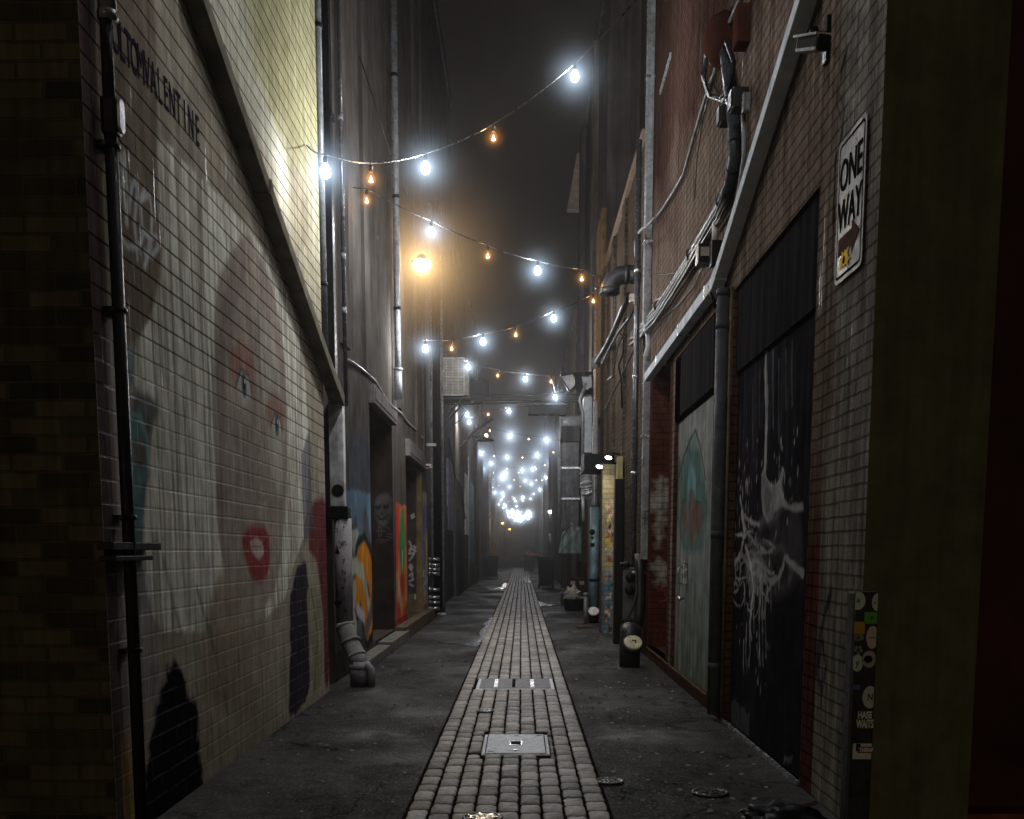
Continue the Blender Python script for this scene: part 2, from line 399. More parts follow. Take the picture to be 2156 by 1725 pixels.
# ================================================================== GROUND, PAVERS, PUDDLES
def asphalt():
    m, t, b, o = nt('wet_asphalt')
    base = ramp(t, noise(t, 1.1, detail=8, rough=.6), .3, .7, .026, .055)
    grit = mathn(t, 'MULTIPLY', ramp(t, noise(t, 42, (1, .45, 1), detail=4, rough=.75), .32, .72, .45, 1.6), ramp(t, noise(t, 7, detail=6, rough=.75), .3, .7, .5, 1.5))
    vo = t.nodes.new('ShaderNodeTexVoronoi'); vo.feature = 'DISTANCE_TO_EDGE'; vo.inputs['Scale'].default_value = .55
    wv = t.nodes.new('ShaderNodeVectorMath'); wv.operation = 'ADD'; t.links.new(pos(t), wv.inputs[0])
    nv_ = t.nodes.new('ShaderNodeTexNoise'); nv_.inputs['Scale'].default_value = 1.7; nv_.inputs['Detail'].default_value = 6; t.links.new(pos(t), nv_.inputs['Vector']); t.links.new(nv_.outputs['Color'], wv.inputs[1])
    t.links.new(wv.outputs[0], vo.inputs['Vector'])
    grit = mathn(t, 'MULTIPLY', grit, ramp(t, vo.outputs['Distance'], .002, .012, .25, 1.))
    v = mathn(t, 'MULTIPLY', base, grit)
    g = t.nodes.new('ShaderNodeNewGeometry'); sp = t.nodes.new('ShaderNodeSeparateXYZ'); t.links.new(g.outputs['Position'], sp.inputs[0])
    # pale pools of light painted into the asphalt of both lanes
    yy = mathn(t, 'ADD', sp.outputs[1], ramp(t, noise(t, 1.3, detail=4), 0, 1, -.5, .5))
    light_pool = mathn(t, 'SUBTRACT', 1., mathn(t, 'MULTIPLY', mathn(t, 'ABSOLUTE', mathn(t, 'SUBTRACT', yy, 9.0)), 2.2))
    light_pool = mathn(t, 'MAXIMUM', light_pool, 0.)
    light_pool = mathn(t, 'MULTIPLY', light_pool, mathn(t, 'MULTIPLY', ramp(t, noise(t, 80, detail=4), .4, .62, .0, 1.8), ramp(t, noise(t, 4, detail=4), .4, .6, .1, 1.3)))
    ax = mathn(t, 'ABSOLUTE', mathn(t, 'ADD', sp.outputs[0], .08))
    light_pool = mathn(t, 'MULTIPLY', light_pool, ramp(t, ax, .62, .85, 0, 1)); light_pool = mathn(t, 'MULTIPLY', light_pool, ramp(t, ax, 1.2, 1.75, 1, 0))
    v = mathn(t, 'ADD', v, mathn(t, 'MULTIPLY', light_pool, .10))
    cc = t.nodes.new('ShaderNodeCombineColor'); t.links.new(v, cc.inputs[0]); t.links.new(mathn(t, 'MULTIPLY', v, .95), cc.inputs[1]); t.links.new(mathn(t, 'MULTIPLY', v, .92), cc.inputs[2])
    t.links.new(mathn(t, 'ADD', ramp(t, noise(t, 48, (1, .5, 1), detail=3), .6, .7, .006, .35), ramp(t, noise(t, .8, (1, .6, 1), detail=5), .48, .66, 0, .05)), b.inputs['Specular IOR Level'])
    t.links.new(cc.outputs[0], b.inputs['Base Color'])
    r = ramp(t, noise(t, .9, (1, .5, 1), detail=6), .38, .62, .42, .75); t.links.new(r, b.inputs['Roughness'])
    h = mathn(t, 'ADD', noise(t, 160, detail=3), mathn(t, 'MULTIPLY', noise(t, 6, detail=5), 1.5))
    bumpn(t, b, h, .7, .008); return m
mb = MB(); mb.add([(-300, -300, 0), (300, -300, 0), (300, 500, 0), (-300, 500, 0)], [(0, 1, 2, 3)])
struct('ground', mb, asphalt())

SX0, SX1, NCOL = -.68, .525, 9
PW, PL = (SX1 - SX0) / NCOL, .236
def paver_mat():
    m, t, b, o = nt('paver_stone')
    c = mixc(t, 1., attr(t), ramp(t, noise(t, 28, detail=7, rough=.7), .3, .7, .6, 1.3), 'MULTIPLY')
    c = mixc(t, 1., c, ramp(t, noise(t, 190, detail=3), .3, .7, .75, 1.2), 'MULTIPLY')
    t.links.new(c, b.inputs['Base Color'])
    b.inputs['Specular IOR Level'].default_value = .01
    t.links.new(ramp(t, noise(t, 9, detail=6), .3, .7, .28, .6), b.inputs['Roughness'])
    bumpn(t, b, mathn(t, 'ADD', noise(t, 120, detail=4), mathn(t, 'MULTIPLY', noise(t, 18, detail=4), 2.)), .55, .006); return m
covers = []   # (x0,x1,y0,y1) cut out of the pavers
def zrect(a, b):
    p = onZ(*a); q = onZ(*b); return p, q
c1a, c1b = onZ(1013, 1592), onZ(1152, 1551)
C1 = (onZ(1013, 1592).x, onZ(1158, 1592).x, onZ(1085, 1592).y, onZ(1085, 1550).y)
C2 = (onZ(1001, 1453).x, onZ(1168, 1453).x, onZ(1085, 1453).y, onZ(1085, 1431).y)
covers += [C1, C2]
mb = MB()
for ci in range(NCOL):
    y = 4.6 + (ci % 2) * PL * .5 + random.uniform(-.05, .05)
    while y < 107.5:
        L = PL * random.uniform(.9, 1.1); x0 = SX0 + ci * PW
        a = [x0 + .0055, x0 + PW - .0055, y + .006, y + L - .006]; y += L
        skip = False
        for k in covers:
            if a[0] < k[1] - .02 and a[1] > k[0] + .02 and a[2] < k[3] and a[3] > k[2]:
                if a[2] < k[2] - .05: a[3] = k[2] - .006
                elif a[3] > k[3] + .05: a[2] = k[3] + .006
                else: skip = True
                if a[0] < k[0] - .03: skip = False; a[1] = k[0] - .006
                elif a[1] > k[1] + .03: skip = False; a[0] = k[1] + .006
        if skip or a[3] - a[2] < .03: continue
        tone = (1. if y < 16 else (.85 if y < 26 else .68)) * random.choice([.72, .85, .95, 1.0, 1.05, 1.15, 1.3]) * random.uniform(.9, 1.1); warm = random.uniform(-.02, .06) + (.03 if x0 < -.2 else 0)  # darker tone down the alley stands in for dimmer light there
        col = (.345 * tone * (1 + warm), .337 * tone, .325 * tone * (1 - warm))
        zt = .014 + random.uniform(-.003, .004); tx = random.uniform(-.003, .003); ty = random.uniform(-.003, .003)
        near = y < 34
        def jt(s=.0035): return random.uniform(-s, s)
        if near:
            r = .03; nseg = 3; o_ = []; i_ = []
            for (cx, cyy, a0) in ((a[1] - r, a[3] - r, 0), (a[0] + r, a[3] - r, 90), (a[0] + r, a[2] + r, 180), (a[1] - r, a[2] + r, 270)):
                for q in range(nseg):
                    an = math.radians(a0 + 90 * q / (nseg - 1)); j1 = jt(); j2 = jt()
                    o_.append((cx + r * math.cos(an) + j1, cyy + r * math.sin(an) + j2, -.004))
                    i_.append((cx + (r - .011) * math.cos(an) + j1 * .8, cyy + (r - .011) * math.sin(an) + j2 * .8, zt + tx * math.cos(an) + ty * math.sin(an)))
                e = {0: ((a[0] + a[1]) / 2, a[3]), 90: (a[0], (a[2] + a[3]) / 2), 180: ((a[0] + a[1]) / 2, a[2]), 270: (a[1], (a[2] + a[3]) / 2)}[a0]
                j1 = jt(.004); j2 = jt(.004); o_.append((e[0] + j1, e[1] + j2, -.004))
                ccx, ccy = (a[0] + a[1]) / 2, (a[2] + a[3]) / 2
                dx, dy = e[0] - ccx, e[1] - ccy; ln = math.hypot(dx, dy)
                i_.append((e[0] + j1 - dx / ln * .011, e[1] + j2 - dy / ln * .011, zt))
            n = len(o_); mid = [(p[0] * .62 + q[0] * .38, p[1] * .62 + q[1] * .38, zt * .72) for p, q in zip(o_, i_)]
            ctr = ((a[0] + a[1]) / 2, (a[2] + a[3]) / 2, zt + .001)
            fs = []
            for j in range(n):
                k = (j + 1) % n
                fs += [(j, k, n + k, n + j), (n + j, n + k, 2 * n + k, 2 * n + j), (2 * n + j, 2 * n + k, 3 * n)]
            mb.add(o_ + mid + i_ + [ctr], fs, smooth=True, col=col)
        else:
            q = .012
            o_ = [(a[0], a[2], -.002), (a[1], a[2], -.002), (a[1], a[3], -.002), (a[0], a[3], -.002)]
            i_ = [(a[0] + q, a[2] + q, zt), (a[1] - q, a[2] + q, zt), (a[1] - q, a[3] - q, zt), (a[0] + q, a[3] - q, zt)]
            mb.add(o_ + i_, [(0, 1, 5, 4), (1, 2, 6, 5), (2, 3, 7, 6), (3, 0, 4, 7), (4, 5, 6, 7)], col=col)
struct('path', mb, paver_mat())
mb = MB(); mb.add([(SX0 - .015, 4, .004), (SX1 + .015, 4, .004), (SX1 + .015, 107.6, .004), (SX0 - .015, 107.6, .004)], [(0, 1, 2, 3)])
struct('path_bed', mb, mat('joint_dirt', (.014, .012, .010), .7, scale=20))

def water_mat():
    m, t, b, o = nt('puddle_water'); b.inputs['Base Color'].default_value = (.012, .012, .013, 1); b.inputs['Roughness'].default_value = .15
    bumpn(t, b, noise(t, 9, detail=3), .12, .01); return m
m_water = water_mat()
def puddle(pts, z=.005):
    P = [onZ(x, y, z) for x, y in pts]; Q = []
    for i, p in enumerate(P):
        q = P[(i + 1) % len(P)]
        for s in range(5):
            v = p.lerp(q, s / 5); d = (q - p).length * .06
            Q.append((v.x + random.uniform(-1, 1) * min(d, .05), v.y + random.uniform(-1, 1) * min(d * 2, .25), z))
    c = sum((Vector(p) for p in Q), Vector()) / len(Q)
    mb = MB(); mb.add(Q, [tuple(range(len(Q)))])
    struct('puddle', mb, m_water)
puddle([(1006, 1361), (1016, 1352), (1030, 1325), (1043, 1300), (1032, 1299), (1020, 1318), (1003, 1345), (985, 1353), (940, 1354), (915, 1352), (960, 1358)])
puddle([(1060, 1240), (1072, 1229), (1062, 1227), (1052, 1237), (1014, 1237), (1030, 1241)])
puddle([(1102, 1227), (1119, 1228), (1113, 1216), (1104, 1212)])
puddle([(1134, 1277), (1185, 1273), (1150, 1271), (1133, 1265), (1130, 1268)])
puddle([(1040, 1196), (1106, 1196), (1106, 1191), (1050, 1190)], .02)
puddle([(1258, 1322), (1238, 1324), (1198, 1325), (1230, 1321)])

# ================================================================== LEFT: PAINTED BRICK BUILDING
LB = thing('brick_building', 'painted brick building with a pale haired face mural on its alley wall', 'building', (XL, 5.5, 0))
us = lines(5.5, 11.8, .0165); vs = np.concatenate([lines(0, 6.6, .0165), lines(6.6, 12.5, .3)[1:]])
mb, U, V = panel('X', XL, us, vs, facing=1)
p = Paint(U, V, (.36, .31, .26))
n = fbm(U * 1.3, V * 1.3, 5, 1); st2 = fbm(U * 26, V * 1.1, 4, 9); st3 = fbm(U * 60, V * 2.2, 3, 21)
p.poly(pt([(330, -80), (680, -80), (680, 560), (520, 250), (440, 150)], XL), (.40, .38, .33), .8, .15)
p.poly(pt([(505, -60), (680, -60), (670, 420), (600, 330), (540, 160)], XL), (.30, .28, .17), .9, .14, .2)
p.poly(pt([(595, 380), (690, 360), (700, 700), (640, 640)], XL), (.34, .31, .24), .8, .15)
hair = [(327, 300), (350, 300), (395, 350), (470, 420), (530, 490), (590, 580), (630, 690), (648, 850), (650, 1020), (640, 1130), (618, 1190), (600, 1260), (560, 1300), (430, 1330), (330, 1330), (300, 1200), (296, 1090), (306, 1010), (315, 955), (322, 900), (300, 855), (283, 800), (281, 740), (300, 700), (322, 662), (338, 590), (345, 520), (333, 430)]
p.poly(pt(hair, XL), (.56, .52, .46), .97, .02, .03)
hm = p.inside(pt(hair, XL))
p.mix(hm * np.clip((st2 - .5) * 8, 0, 1) * .85, (.80, .78, .73)); p.mix(hm * np.clip((.47 - st2) * 9, 0, 1) * .75, (.28, .25, .22)); p.mix(hm * np.clip((st3 - .56) * 9, 0, 1) * .65, (.8, .78, .74))
face = [(452, 620), (470, 560), (500, 505), (525, 485), (545, 540), (570, 590), (592, 690), (603, 800), (606, 950), (600, 1100), (585, 1230), (540, 1310), (500, 1300), (470, 1200), (455, 1050), (448, 850)]
p.poly(pt(face, XL), (.34, .275, .25), .93, .035)
p.poly(pt([(462, 640), (500, 520), (515, 500), (520, 560), (500, 640), (490, 720), (470, 760)], XL), (.25, .2, .19), .75, .04)
p.poly(pt([(545, 640), (580, 700), (600, 900), (596, 1060), (570, 1000), (556, 860), (548, 760)], XL), (.46, .42, .38), .75, .04)
p.poly(pt([(455, 700), (475, 690), (472, 1000), (470, 1180), (455, 1090)], XL), (.27, .21, .19), .7, .03)
# eye sockets, eyes, brows
for ex, ey, sx, sy_ in ((513, 808, 17, 44), (582, 893, 12, 32)):
    p.poly(pt([(ex - sx * 1.9, ey - sy_ * 1.3), (ex, ey - sy_ * 2.3), (ex + sx * 1.5, ey - sy_ * .9), (ex + sx * 1.3, ey + sy_ * .3), (ex, ey + sy_ * .6), (ex - sx * 1.4, ey + .1 * sy_)], XL), (.32, .15, .13), .75, .05)
    q = pt([(ex - sx, ey - sy_ * .1), (ex - sx * .3, ey - sy_ * .8), (ex + sx * .7, ey - sy_ * .4), (ex + sx, ey + sy_ * .4), (ex + sx * .3, ey + sy_ * .95), (ex - sx * .6, ey + sy_ * .7)], XL)
    p.poly(q, (.46, .44, .43), .9, .025)
    p.stroke(pt([(ex - sx, ey + sy_ * .1), (ex - sx * .3, ey - sy_ * .72), (ex + sx * .6, ey - sy_ * .4), (ex + sx, ey + sy_ * .4)], XL), .035, (.06, .05, .06), .8, .015)
    c = pt([(ex + 1, ey + 2)], XL)[0]
    p.ell(c, .075, .1, (.10, .11, .15), .95, .012); p.ell(c, .03, .045, (.01, .01, .01), 1, .008); p.ell((c[0] + .025, c[1] + .03), .014, .016, (.8, .8, .8), 1, .006)
    for k in range(6):
        a = pt([(ex - sx * .8 + k * sx * .3, ey + sy_ * .75 + 2 * k), (ex - sx * .8 + k * sx * .32, ey + sy_ * (1.25 + .12 * (k % 3)))], XL); p.stroke(a, .01, (.5, .5, .5), .6, .006)
p.stroke(pt([(545, 860), (556, 940), (550, 1010), (540, 1040), (552, 1055), (566, 1040)], XL), .03, (.24, .19, .17), .6, .02)
lips = [(508, 1135), (520, 1112), (533, 1105), (543, 1109), (556, 1106), (567, 1128), (569, 1180), (563, 1212), (549, 1228), (533, 1222), (520, 1192)]
p.poly(pt(lips, XL), (.30, .05, .055), .92, .03)
p.poly(pt([(525, 1140), (540, 1132), (552, 1140), (556, 1165), (546, 1180), (531, 1165)], XL), (.55, .45, .42), .9, .012)
p.stroke(pt([(512, 1140), (530, 1150), (548, 1152), (566, 1135)], XL), .012, (.2, .02, .03), .7, .006)
p.poly(pt([(455, 1220), (520, 1240), (560, 1300), (575, 1420), (560, 1560), (440, 1620), (420, 1500), (430, 1330)], XL), (.34, .29, .22), .75, .06)
p.poly(pt([(455, 1200), (485, 1200), (500, 1300), (530, 1420), (540, 1520), (440, 1480), (420, 1400), (440, 1300)], XL), (.28, .21, .155), .6, .07)
p.stroke(pt([(415, 1240), (432, 1300), (452, 1370), (480, 1500)], XL), .05, (.17, .14, .12), .7, .02)
p.stroke(pt([(345, 1180), (365, 1270), (400, 1400), (420, 1480)], XL), .05, (.28, .25, .22), .7, .02)
p.poly(pt([(352, 1386), (372, 1380), (395, 1455), (416, 1478), (418, 1560), (428, 1652), (420, 1760), (300, 1800), (312, 1560), (330, 1470)], XL), (.012, .011, .016), 1, .03, .09)
p.poly(pt([(624, 1190), (645, 1180), (656, 1300), (652, 1470), (606, 1520), (612, 1380), (610, 1260)], XL), (.035, .03, .045), .97, .02, .04)
p.poly(pt([(645, 1240), (665, 1230), (678, 1280), (680, 1420), (660, 1470), (652, 1440), (650, 1330)], XL), (.30, .28, .2), .9, .012)
p.stroke(pt([(655, 1240), (668, 1330), (662, 1450)], XL), .03, (.04, .035, .04), .9, .01)
p.poly(pt([(653, 1060), (690, 1040), (694, 1440), (683, 1450), (681, 1300), (668, 1180), (648, 1160)], XL), (.14, .022, .026), .9, .04)
p.poly(pt([(634, 960), (652, 900), (655, 1010), (660, 1110), (640, 1150)], XL), (.09, .1, .15), .7, .03)
# teal strip and cloth at the near end of the mural
p.poly(pt([(262, 727), (285, 730), (283, 800), (262, 815)], XL), (.16, .22, .26), .85, .02, .02)
p.poly(pt([(262, 815), (338, 838), (318, 920), (314, 1000), (300, 1140), (296, 1250), (285, 1400), (290, 1600), (298, 1760), (262, 1780)], XL), (.12, .12, .13), .9, .03, .03)
p.poly(pt([(263, 860), (300, 870), (316, 930), (315, 1000), (300, 1040), (266, 1060)], XL), (.13, .25, .26), .75, .03, .05)
p.stroke(pt([(270, 870), (295, 880), (310, 920), (314, 990)], XL), .04, (.26, .42, .42), .8, .02)
p.poly(pt([(280, 930), (305, 925), (306, 980), (285, 990)], XL), (.17, .12, .11), .8, .03)
p.poly(pt([(266, 1060), (302, 1045), (296, 1140), (268, 1150)], XL), (.10, .19, .21), .8, .03)
for k in range(12):
    x = 282 + k * 3; p.stroke(pt([(x, 1180 + k * 3), (x + 12, 1330), (x + 25, 1480)], XL), .014, (.22, .23, .3), .5, .006)
# bare brick, taped paint strip at the corner, graffiti
p.poly(pt([(150, -80), (330, -80), (330, 430), (340, 520), (335, 590), (318, 662), (280, 730), (262, 726), (150, 726)], XL), (.19, .145, .12), .9, .02)
p.mix(((U > 5.5) & (U < 5.66)).astype(float) * .85, (.10, .062, .068))
yc = 5.67 + .0 * V
p.mix(((U > 5.67) & (U < 5.92) & (V < 2.75)).astype(float) * .9, (.36, .31, .31)); p.mix(((U > 5.6) & (U < 5.92) & (V < .62)).astype(float) * np.clip((.7 - V) * 3, 0, 1) * .8, (.42, .24, .06))
gw = (.62, .63, .66)
for l in ([(255, 330), (260, 400), (268, 470)], [(262, 325), (270, 420), (266, 470)], [(272, 440), (278, 390), (285, 380), (290, 395), (283, 470), (290, 545)], [(305, 400), (296, 420), (300, 480), (315, 500), (310, 540)], [(300, 420), (315, 410), (320, 450), (318, 520), (305, 560)], [(255, 500), (270, 520), (290, 520), (300, 500)], [(300, 490), (330, 500), (333, 520), (320, 540), (305, 530)]):
    p.stroke(pt(l, XL), .035, gw, .8, .012, .008)
p.mul((.82 + .36 * n) * 1.15); p.c *= np.array([.97, 1., .92])
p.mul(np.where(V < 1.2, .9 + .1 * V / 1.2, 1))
cols = p.c
m_mural = brickmat('mural_brick', paint=True, bw=.305, bh=.1195, ms=.0085, mdark=1., grad=(1.4, 3., 1., .22), rough=.5, streak=.25, bump=.4, fine=.2, rvar=.12, wob=.004, wet=.3)
MB.build(mb, 'wall', m_mural, LB, np.vstack([cols, np.ones((len(mb.v) - len(cols), 3))]) if len(mb.v) > len(cols) else cols)
m_facade = brickmat('dark_brick', (.10, .08, .05), (.03, .026, .018), (.06, .052, .036), bw=.262, bh=.0885, ms=.009, rough=.55, streak=.2, bump=.7, wob=.008)
mb, U, V = panel('Y', 5.5, np.array([-6.5, XL]), np.array([0., 12.5]), facing=-1); mb.build('facade', m_facade, LB)
mb = MB(); mb.b2((-6.5, 5.53, 12.45), (XL - .03, 11.78, 12.6)); mb.add([(XL - .003, 11.8, 0), (-6.5, 11.8, 0), (-6.5, 11.8, 12.5), (XL - .003, 11.8, 12.5)], [(0, 1, 2, 3)]); mb.build('roof', m_mid_render, LB)
# painted name high on the wall
mb = MB()
for i, ch in enumerate('OLTOMVALENTINE'):
    x = 244 + i * 13.2; y = 78 + (x - 244) * 1.165
    a = onX(x, y, XL + .003)
    mb.text(ch, .27, a, (0, 1, 0), (0, 0, 1), sx=.6, depth=.002)
mb.build('painted_name', mat('violet_ink', (.03, .022, .04), .6, spec=0.), LB)

# ================================================================== LEFT: RENDERED BUILDING WITH TWO DOORWAYS
X2 = -2.2
R1a, R1b, R2a, R2b = 15.85, 18.6, 20.75, 24.0
L2 = thing('rendered_building', 'grey rendered building with two recessed doorways and painted piers along the alley', 'building', (X2, 12.7, 0))
us = np.concatenate([lines(12.6, 25.3, .03, (R1a, R1b, R2a, R2b))]); vs = np.concatenate([lines(0, 4.2, .02, (.2, 3.62, 3.3)), lines(4.2, 15., .4)[1:]])
holes = [(R1a, R1b, .2, 3.62), (R2a, R2b, .2, 3.3)]
mb, U, V = panel('X', X2, us, vs, holes, 1, .62)
p = Paint(U, V, (.076, .069, .062)); N0 = len(U)
n = fbm(U * .8, V * .5, 5, 31); s_ = fbm(U * 9, V * .7, 4, 33)
P2 = lambda l: pt(l, X2)
p.poly(P2([(735, 905), (790, 935), (790, 1045), (735, 1030)]), (.07, .08, .10), .8, .12)
p.poly(P2([(730, 1029), (760, 1034), (791, 1044), (791, 1380), (730, 1420)]), (.12, .12, .125), 1, .03, .03)
p.poly(P2([(730, 1029), (760, 1034), (791, 1044), (790, 1130), (781, 1150), (775, 1090), (766, 1060), (764, 1130), (755, 1120), (748, 1080), (742, 1110), (730, 1090)]), (.13, .2, .27), 1, .03, .05)
p.poly(P2([(774, 1060), (791, 1046), (791, 1135), (780, 1140)]), (.13, .27, .33), .8, .03)
p.poly(P2([(737, 1120), (752, 1112), (756, 1122), (748, 1150), (745, 1170)]), (.45, .47, .4), .9, .02)
org = (.62, .24, .035); wt_ = (.45, .47, .38); dk = (.03, .04, .045)
for w_, c_ in ((.75, dk), (.5, org)):
    p.stroke(P2([(757, 1190), (768, 1178), (777, 1196), (783, 1230), (785, 1270), (779, 1300)]), w_, c_, 1, .03)
    p.stroke(P2([(752, 1250), (758, 1222), (764, 1225), (765, 1255), (770, 1290), (774, 1312)]), w_, c_, 1, .03)
p.stroke(P2([(738, 1196), (750, 1190), (763, 1205), (771, 1240), (776, 1275)]), .22, wt_, 1, .03)
p.stroke(P2([(746, 1240), (742, 1290), (748, 1320)]), .28, wt_, .9, .03)
p.stroke(P2([(752, 1282), (760, 1292), (766, 1300)]), .16, (.55, .57, .6), .9, .03)
p.stroke(P2([(770, 1330), (782, 1290), (786, 1250)]), .25, (.12, .14, .15), .9, .03)
# red, green and orange pier between the doorways
pr = [(834, 1061), (860, 1066), (860, 1300), (834, 1325)]
p.poly(P2(pr), (.5, .2, .07), 1, .02, .04)
p.poly(P2([(834, 1061), (843, 1063), (842, 1110), (838, 1200), (834, 1200)]), (.6, .06, .05), .95, .04, .05)
p.poly(P2([(853, 1066), (861, 1067), (861, 1165), (856, 1190), (853, 1120)]), (.62, .07, .045), .95, .04, .05)
p.poly(P2([(843, 1070), (852, 1070), (852, 1110), (855, 1140), (853, 1180), (849, 1205), (846, 1215), (842, 1190), (840, 1145), (842, 1110)]), (.08, .25, .09), 1, .04, .03)
p.stroke(P2([(847, 1166), (847, 1195)]), .12, (.6, .6, .5), .8, .04)
p.poly(P2([(843, 1212), (848, 1205), (853, 1215), (851, 1245), (848, 1262), (844, 1245)]), (.4, .05, .04), .95, .04)
p.poly(P2([(834, 1262), (841, 1270), (846, 1300), (852, 1280), (861, 1255), (861, 1300), (834, 1325)]), (.45, .05, .04), .9, .06, .05)
p.poly(P2([(838, 1210), (843, 1240), (848, 1275), (845, 1280), (838, 1250)]), (.45, .36, .27), .7, .05)
# last pier: purple, cream and blue scribble
p.poly(P2([(889, 1035), (903, 1040), (903, 1300), (889, 1310)]), (.3, .28, .25), .9, .04)
p.poly(P2([(889, 1065), (903, 1065), (903, 1120), (889, 1130)]), (.16, .13, .28), .9, .1, .1)
p.poly(P2([(897, 1120), (903, 1120), (903, 1230), (896, 1215)]), (.48, .38, .2), .9, .06)
p.poly(P2([(889, 1130), (895, 1140), (895, 1240), (889, 1240)]), (.2, .17, .3), .9, .06)
sc = fbm(U * 5, V * 12, 3, 77)
inp = p.inside(P2([(889, 1200), (904, 1200), (904, 1300), (889, 1310)]))
p.mix(inp * np.clip((sc - .5) * 8, 0, 1), (.45, .46, .43)); p.mix(inp * np.clip((.42 - sc) * 9, 0, 1), (.1, .16, .2)); p.mix(inp * (V < .75) * np.clip((sc - .55) * 8, 0, 1), (.5, .22, .04))
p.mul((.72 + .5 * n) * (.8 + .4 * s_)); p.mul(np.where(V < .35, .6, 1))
ex = len(mb.v) - N0
mb.build('wall', mat('painted_render', rough=.5, paint=True, scale=2.2, streak=.18, bump=.3, bscale=55), L2, np.vstack([p.c, np.tile((.07, .055, .045), (ex, 1))]))
mb = MB(); mb.b2((-6.5, 12.63, 14.9), (X2 - .03, 25.27, 15.1)); mb.add([(X2, 12.6, 0), (-6.5, 12.6, 0), (-6.5, 12.6, 15), (X2, 12.6, 15)], [(3, 2, 1, 0)]); mb.build('roof', m_mid_render, L2)
for y0, y1, dx in ((13.4, 13.9, .05), (15.3, 15.85, .05), (19.4, 19.75, .06), (22.6, 23.3, .06), (24.3, 24.8, .05)):
    mb = MB(); mb.b2((X2 - .02, y0, 4.05 if y0 < 20 else 3.7), (X2 + dx, y1, 14.8)); mb.build('pilaster', m_render, L2)
for a, b, z0, z1 in ((R1a - .05, R1b + .02, 3.66, 3.93), (R2a - .05, R2b + .02, 3.34, 3.66)):
    mb = MB(); mb.b2((X2 - .02, a, z0), (X2 + .09, b, z1), .012); mb.b2((X2 + .085, a + .08, z0 + .06), (X2 + .1, b - .08, z1 - .05))
    mb.build('lintel', mat('lintel_paint', (.15, .14, .135), .6, 0, streak=.4), L2)
d1 = MB(); d1.b2((X2 - .66, R1a, .2), (X2 - .6, R1b, 3.62)); d1.build('door', m_brown_door, L2)
# painted ghost face on the reveal of the first doorway (faces down the alley)
us = lines(X2 - .6, X2 - .004, .012); vs = lines(.2, 3.6, .014)
mb, U, V = panel('Y', R1b - .004, us, vs, facing=-1)
p = Paint(U, V, (.04, .031, .026)); pY = lambda l: [(q.x, q.z) for q in (onY(x, y, R1b - .004) for x, y in l)]
g = (.115, .105, .105)
p.poly(pY([(790, 1075), (793, 1050), (803, 1040), (815, 1040), (823, 1052), (824, 1070), (820, 1085), (817, 1098), (808, 1108), (798, 1104), (792, 1092)]), g, .75, .03, .03)
for c_ in ((796, 1068), (813, 1067)): p.poly(pY([(c_[0] - 6, c_[1] - 5), (c_[0], c_[1] - 2), (c_[0] + 6, c_[1] - 8), (c_[0] + 6, c_[1] + 2), (c_[0], c_[1] + 5), (c_[0] - 6, c_[1] + 3)]), (.03, .025, .022), .95, .012)
p.poly(pY([(803, 1078), (806, 1083), (801, 1084)]), (.03, .025, .022), .9, .01)
p.stroke(pY([(795, 1086), (799, 1092), (806, 1094), (813, 1090), (818, 1084)]), .035, (.028, .022, .02), .9, .012)
for k in range(5): p.stroke(pY([(798 + 4 * k, 1086), (798 + 4 * k, 1091)]), .006, g, .7, .003)
for l in ([(792, 1118), (812, 1118)], [(815, 1124), (830, 1124)], [(797, 1108), (797, 1130)], [(797, 1108), (803, 1112), (803, 1126), (797, 1130)], [(812, 1108), (822, 1115)], [(790, 1137), (818, 1137)], [(792, 1141), (812, 1141)], [(814, 1130), (832, 1132)]):
    p.stroke(pY(l), .012, (.14, .13, .13), .8, .005)
p.mul(.75 + .5 * fbm(U * 4, V * 4, 4, 5))
mb.build('reveal_panel', mat('painted_reveal', rough=.55, paint=True, scale=4, bump=.1), L2, p.c)
# second doorway: dark door leaf on the reveal with chalk scrawl, yellow-brown frame
us = lines(X2 - .6, X2 - .004, .012); mb, U, V = panel('Y', R2b - .004, us, vs, facing=-1)
p = Paint(U, V, (.05, .045, .042)); pY = lambda l: [(q.x, q.z) for q in (onY(x, y, R2b - .004) for x, y in l)]
p.poly(pY([(877, 940), (891, 940), (891, 1300), (877, 1300)]), (.17, .115, .05), .95, .01)
p.poly(pY([(858, 1250), (880, 1250), (880, 1300), (858, 1300)]), (.12, .1, .05), .9, .02)
for l in ([(862, 1140), (866, 1150), (862, 1165)], [(862, 1158), (868, 1156)], [(871, 1150), (875, 1152), (871, 1158), (875, 1160)], [(862, 1166), (872, 1164), (868, 1172), (862, 1180)], [(864, 1188), (868, 1194), (866, 1200), (862, 1194), (864, 1188)], [(862, 1212), (868, 1206), (868, 1216)], [(862, 1224), (870, 1220)], [(863, 1230), (870, 1234)]):
    p.stroke(pY(l), .04, (.36, .37, .36), .9, .012)
p.poly(pY([(864, 1084), (872, 1080), (874, 1089), (866, 1094)]), (.36, .36, .35), .9, .006); p.poly(pY([(872, 1251), (876, 1251), (876, 1262), (872, 1262)]), (.4, .42, .4), .9, .006)
p.mul(.75 + .5 * fbm(U * 4, V * 4, 4, 6))
mb.build('reveal_panel', mat('painted_reveal'), L2, p.c)
d1 = MB(); d1.b2((X2 - .66, R2a, .2), (X2 - .6, R2b, 3.3)); d1.build('door', m_shutter, L2)
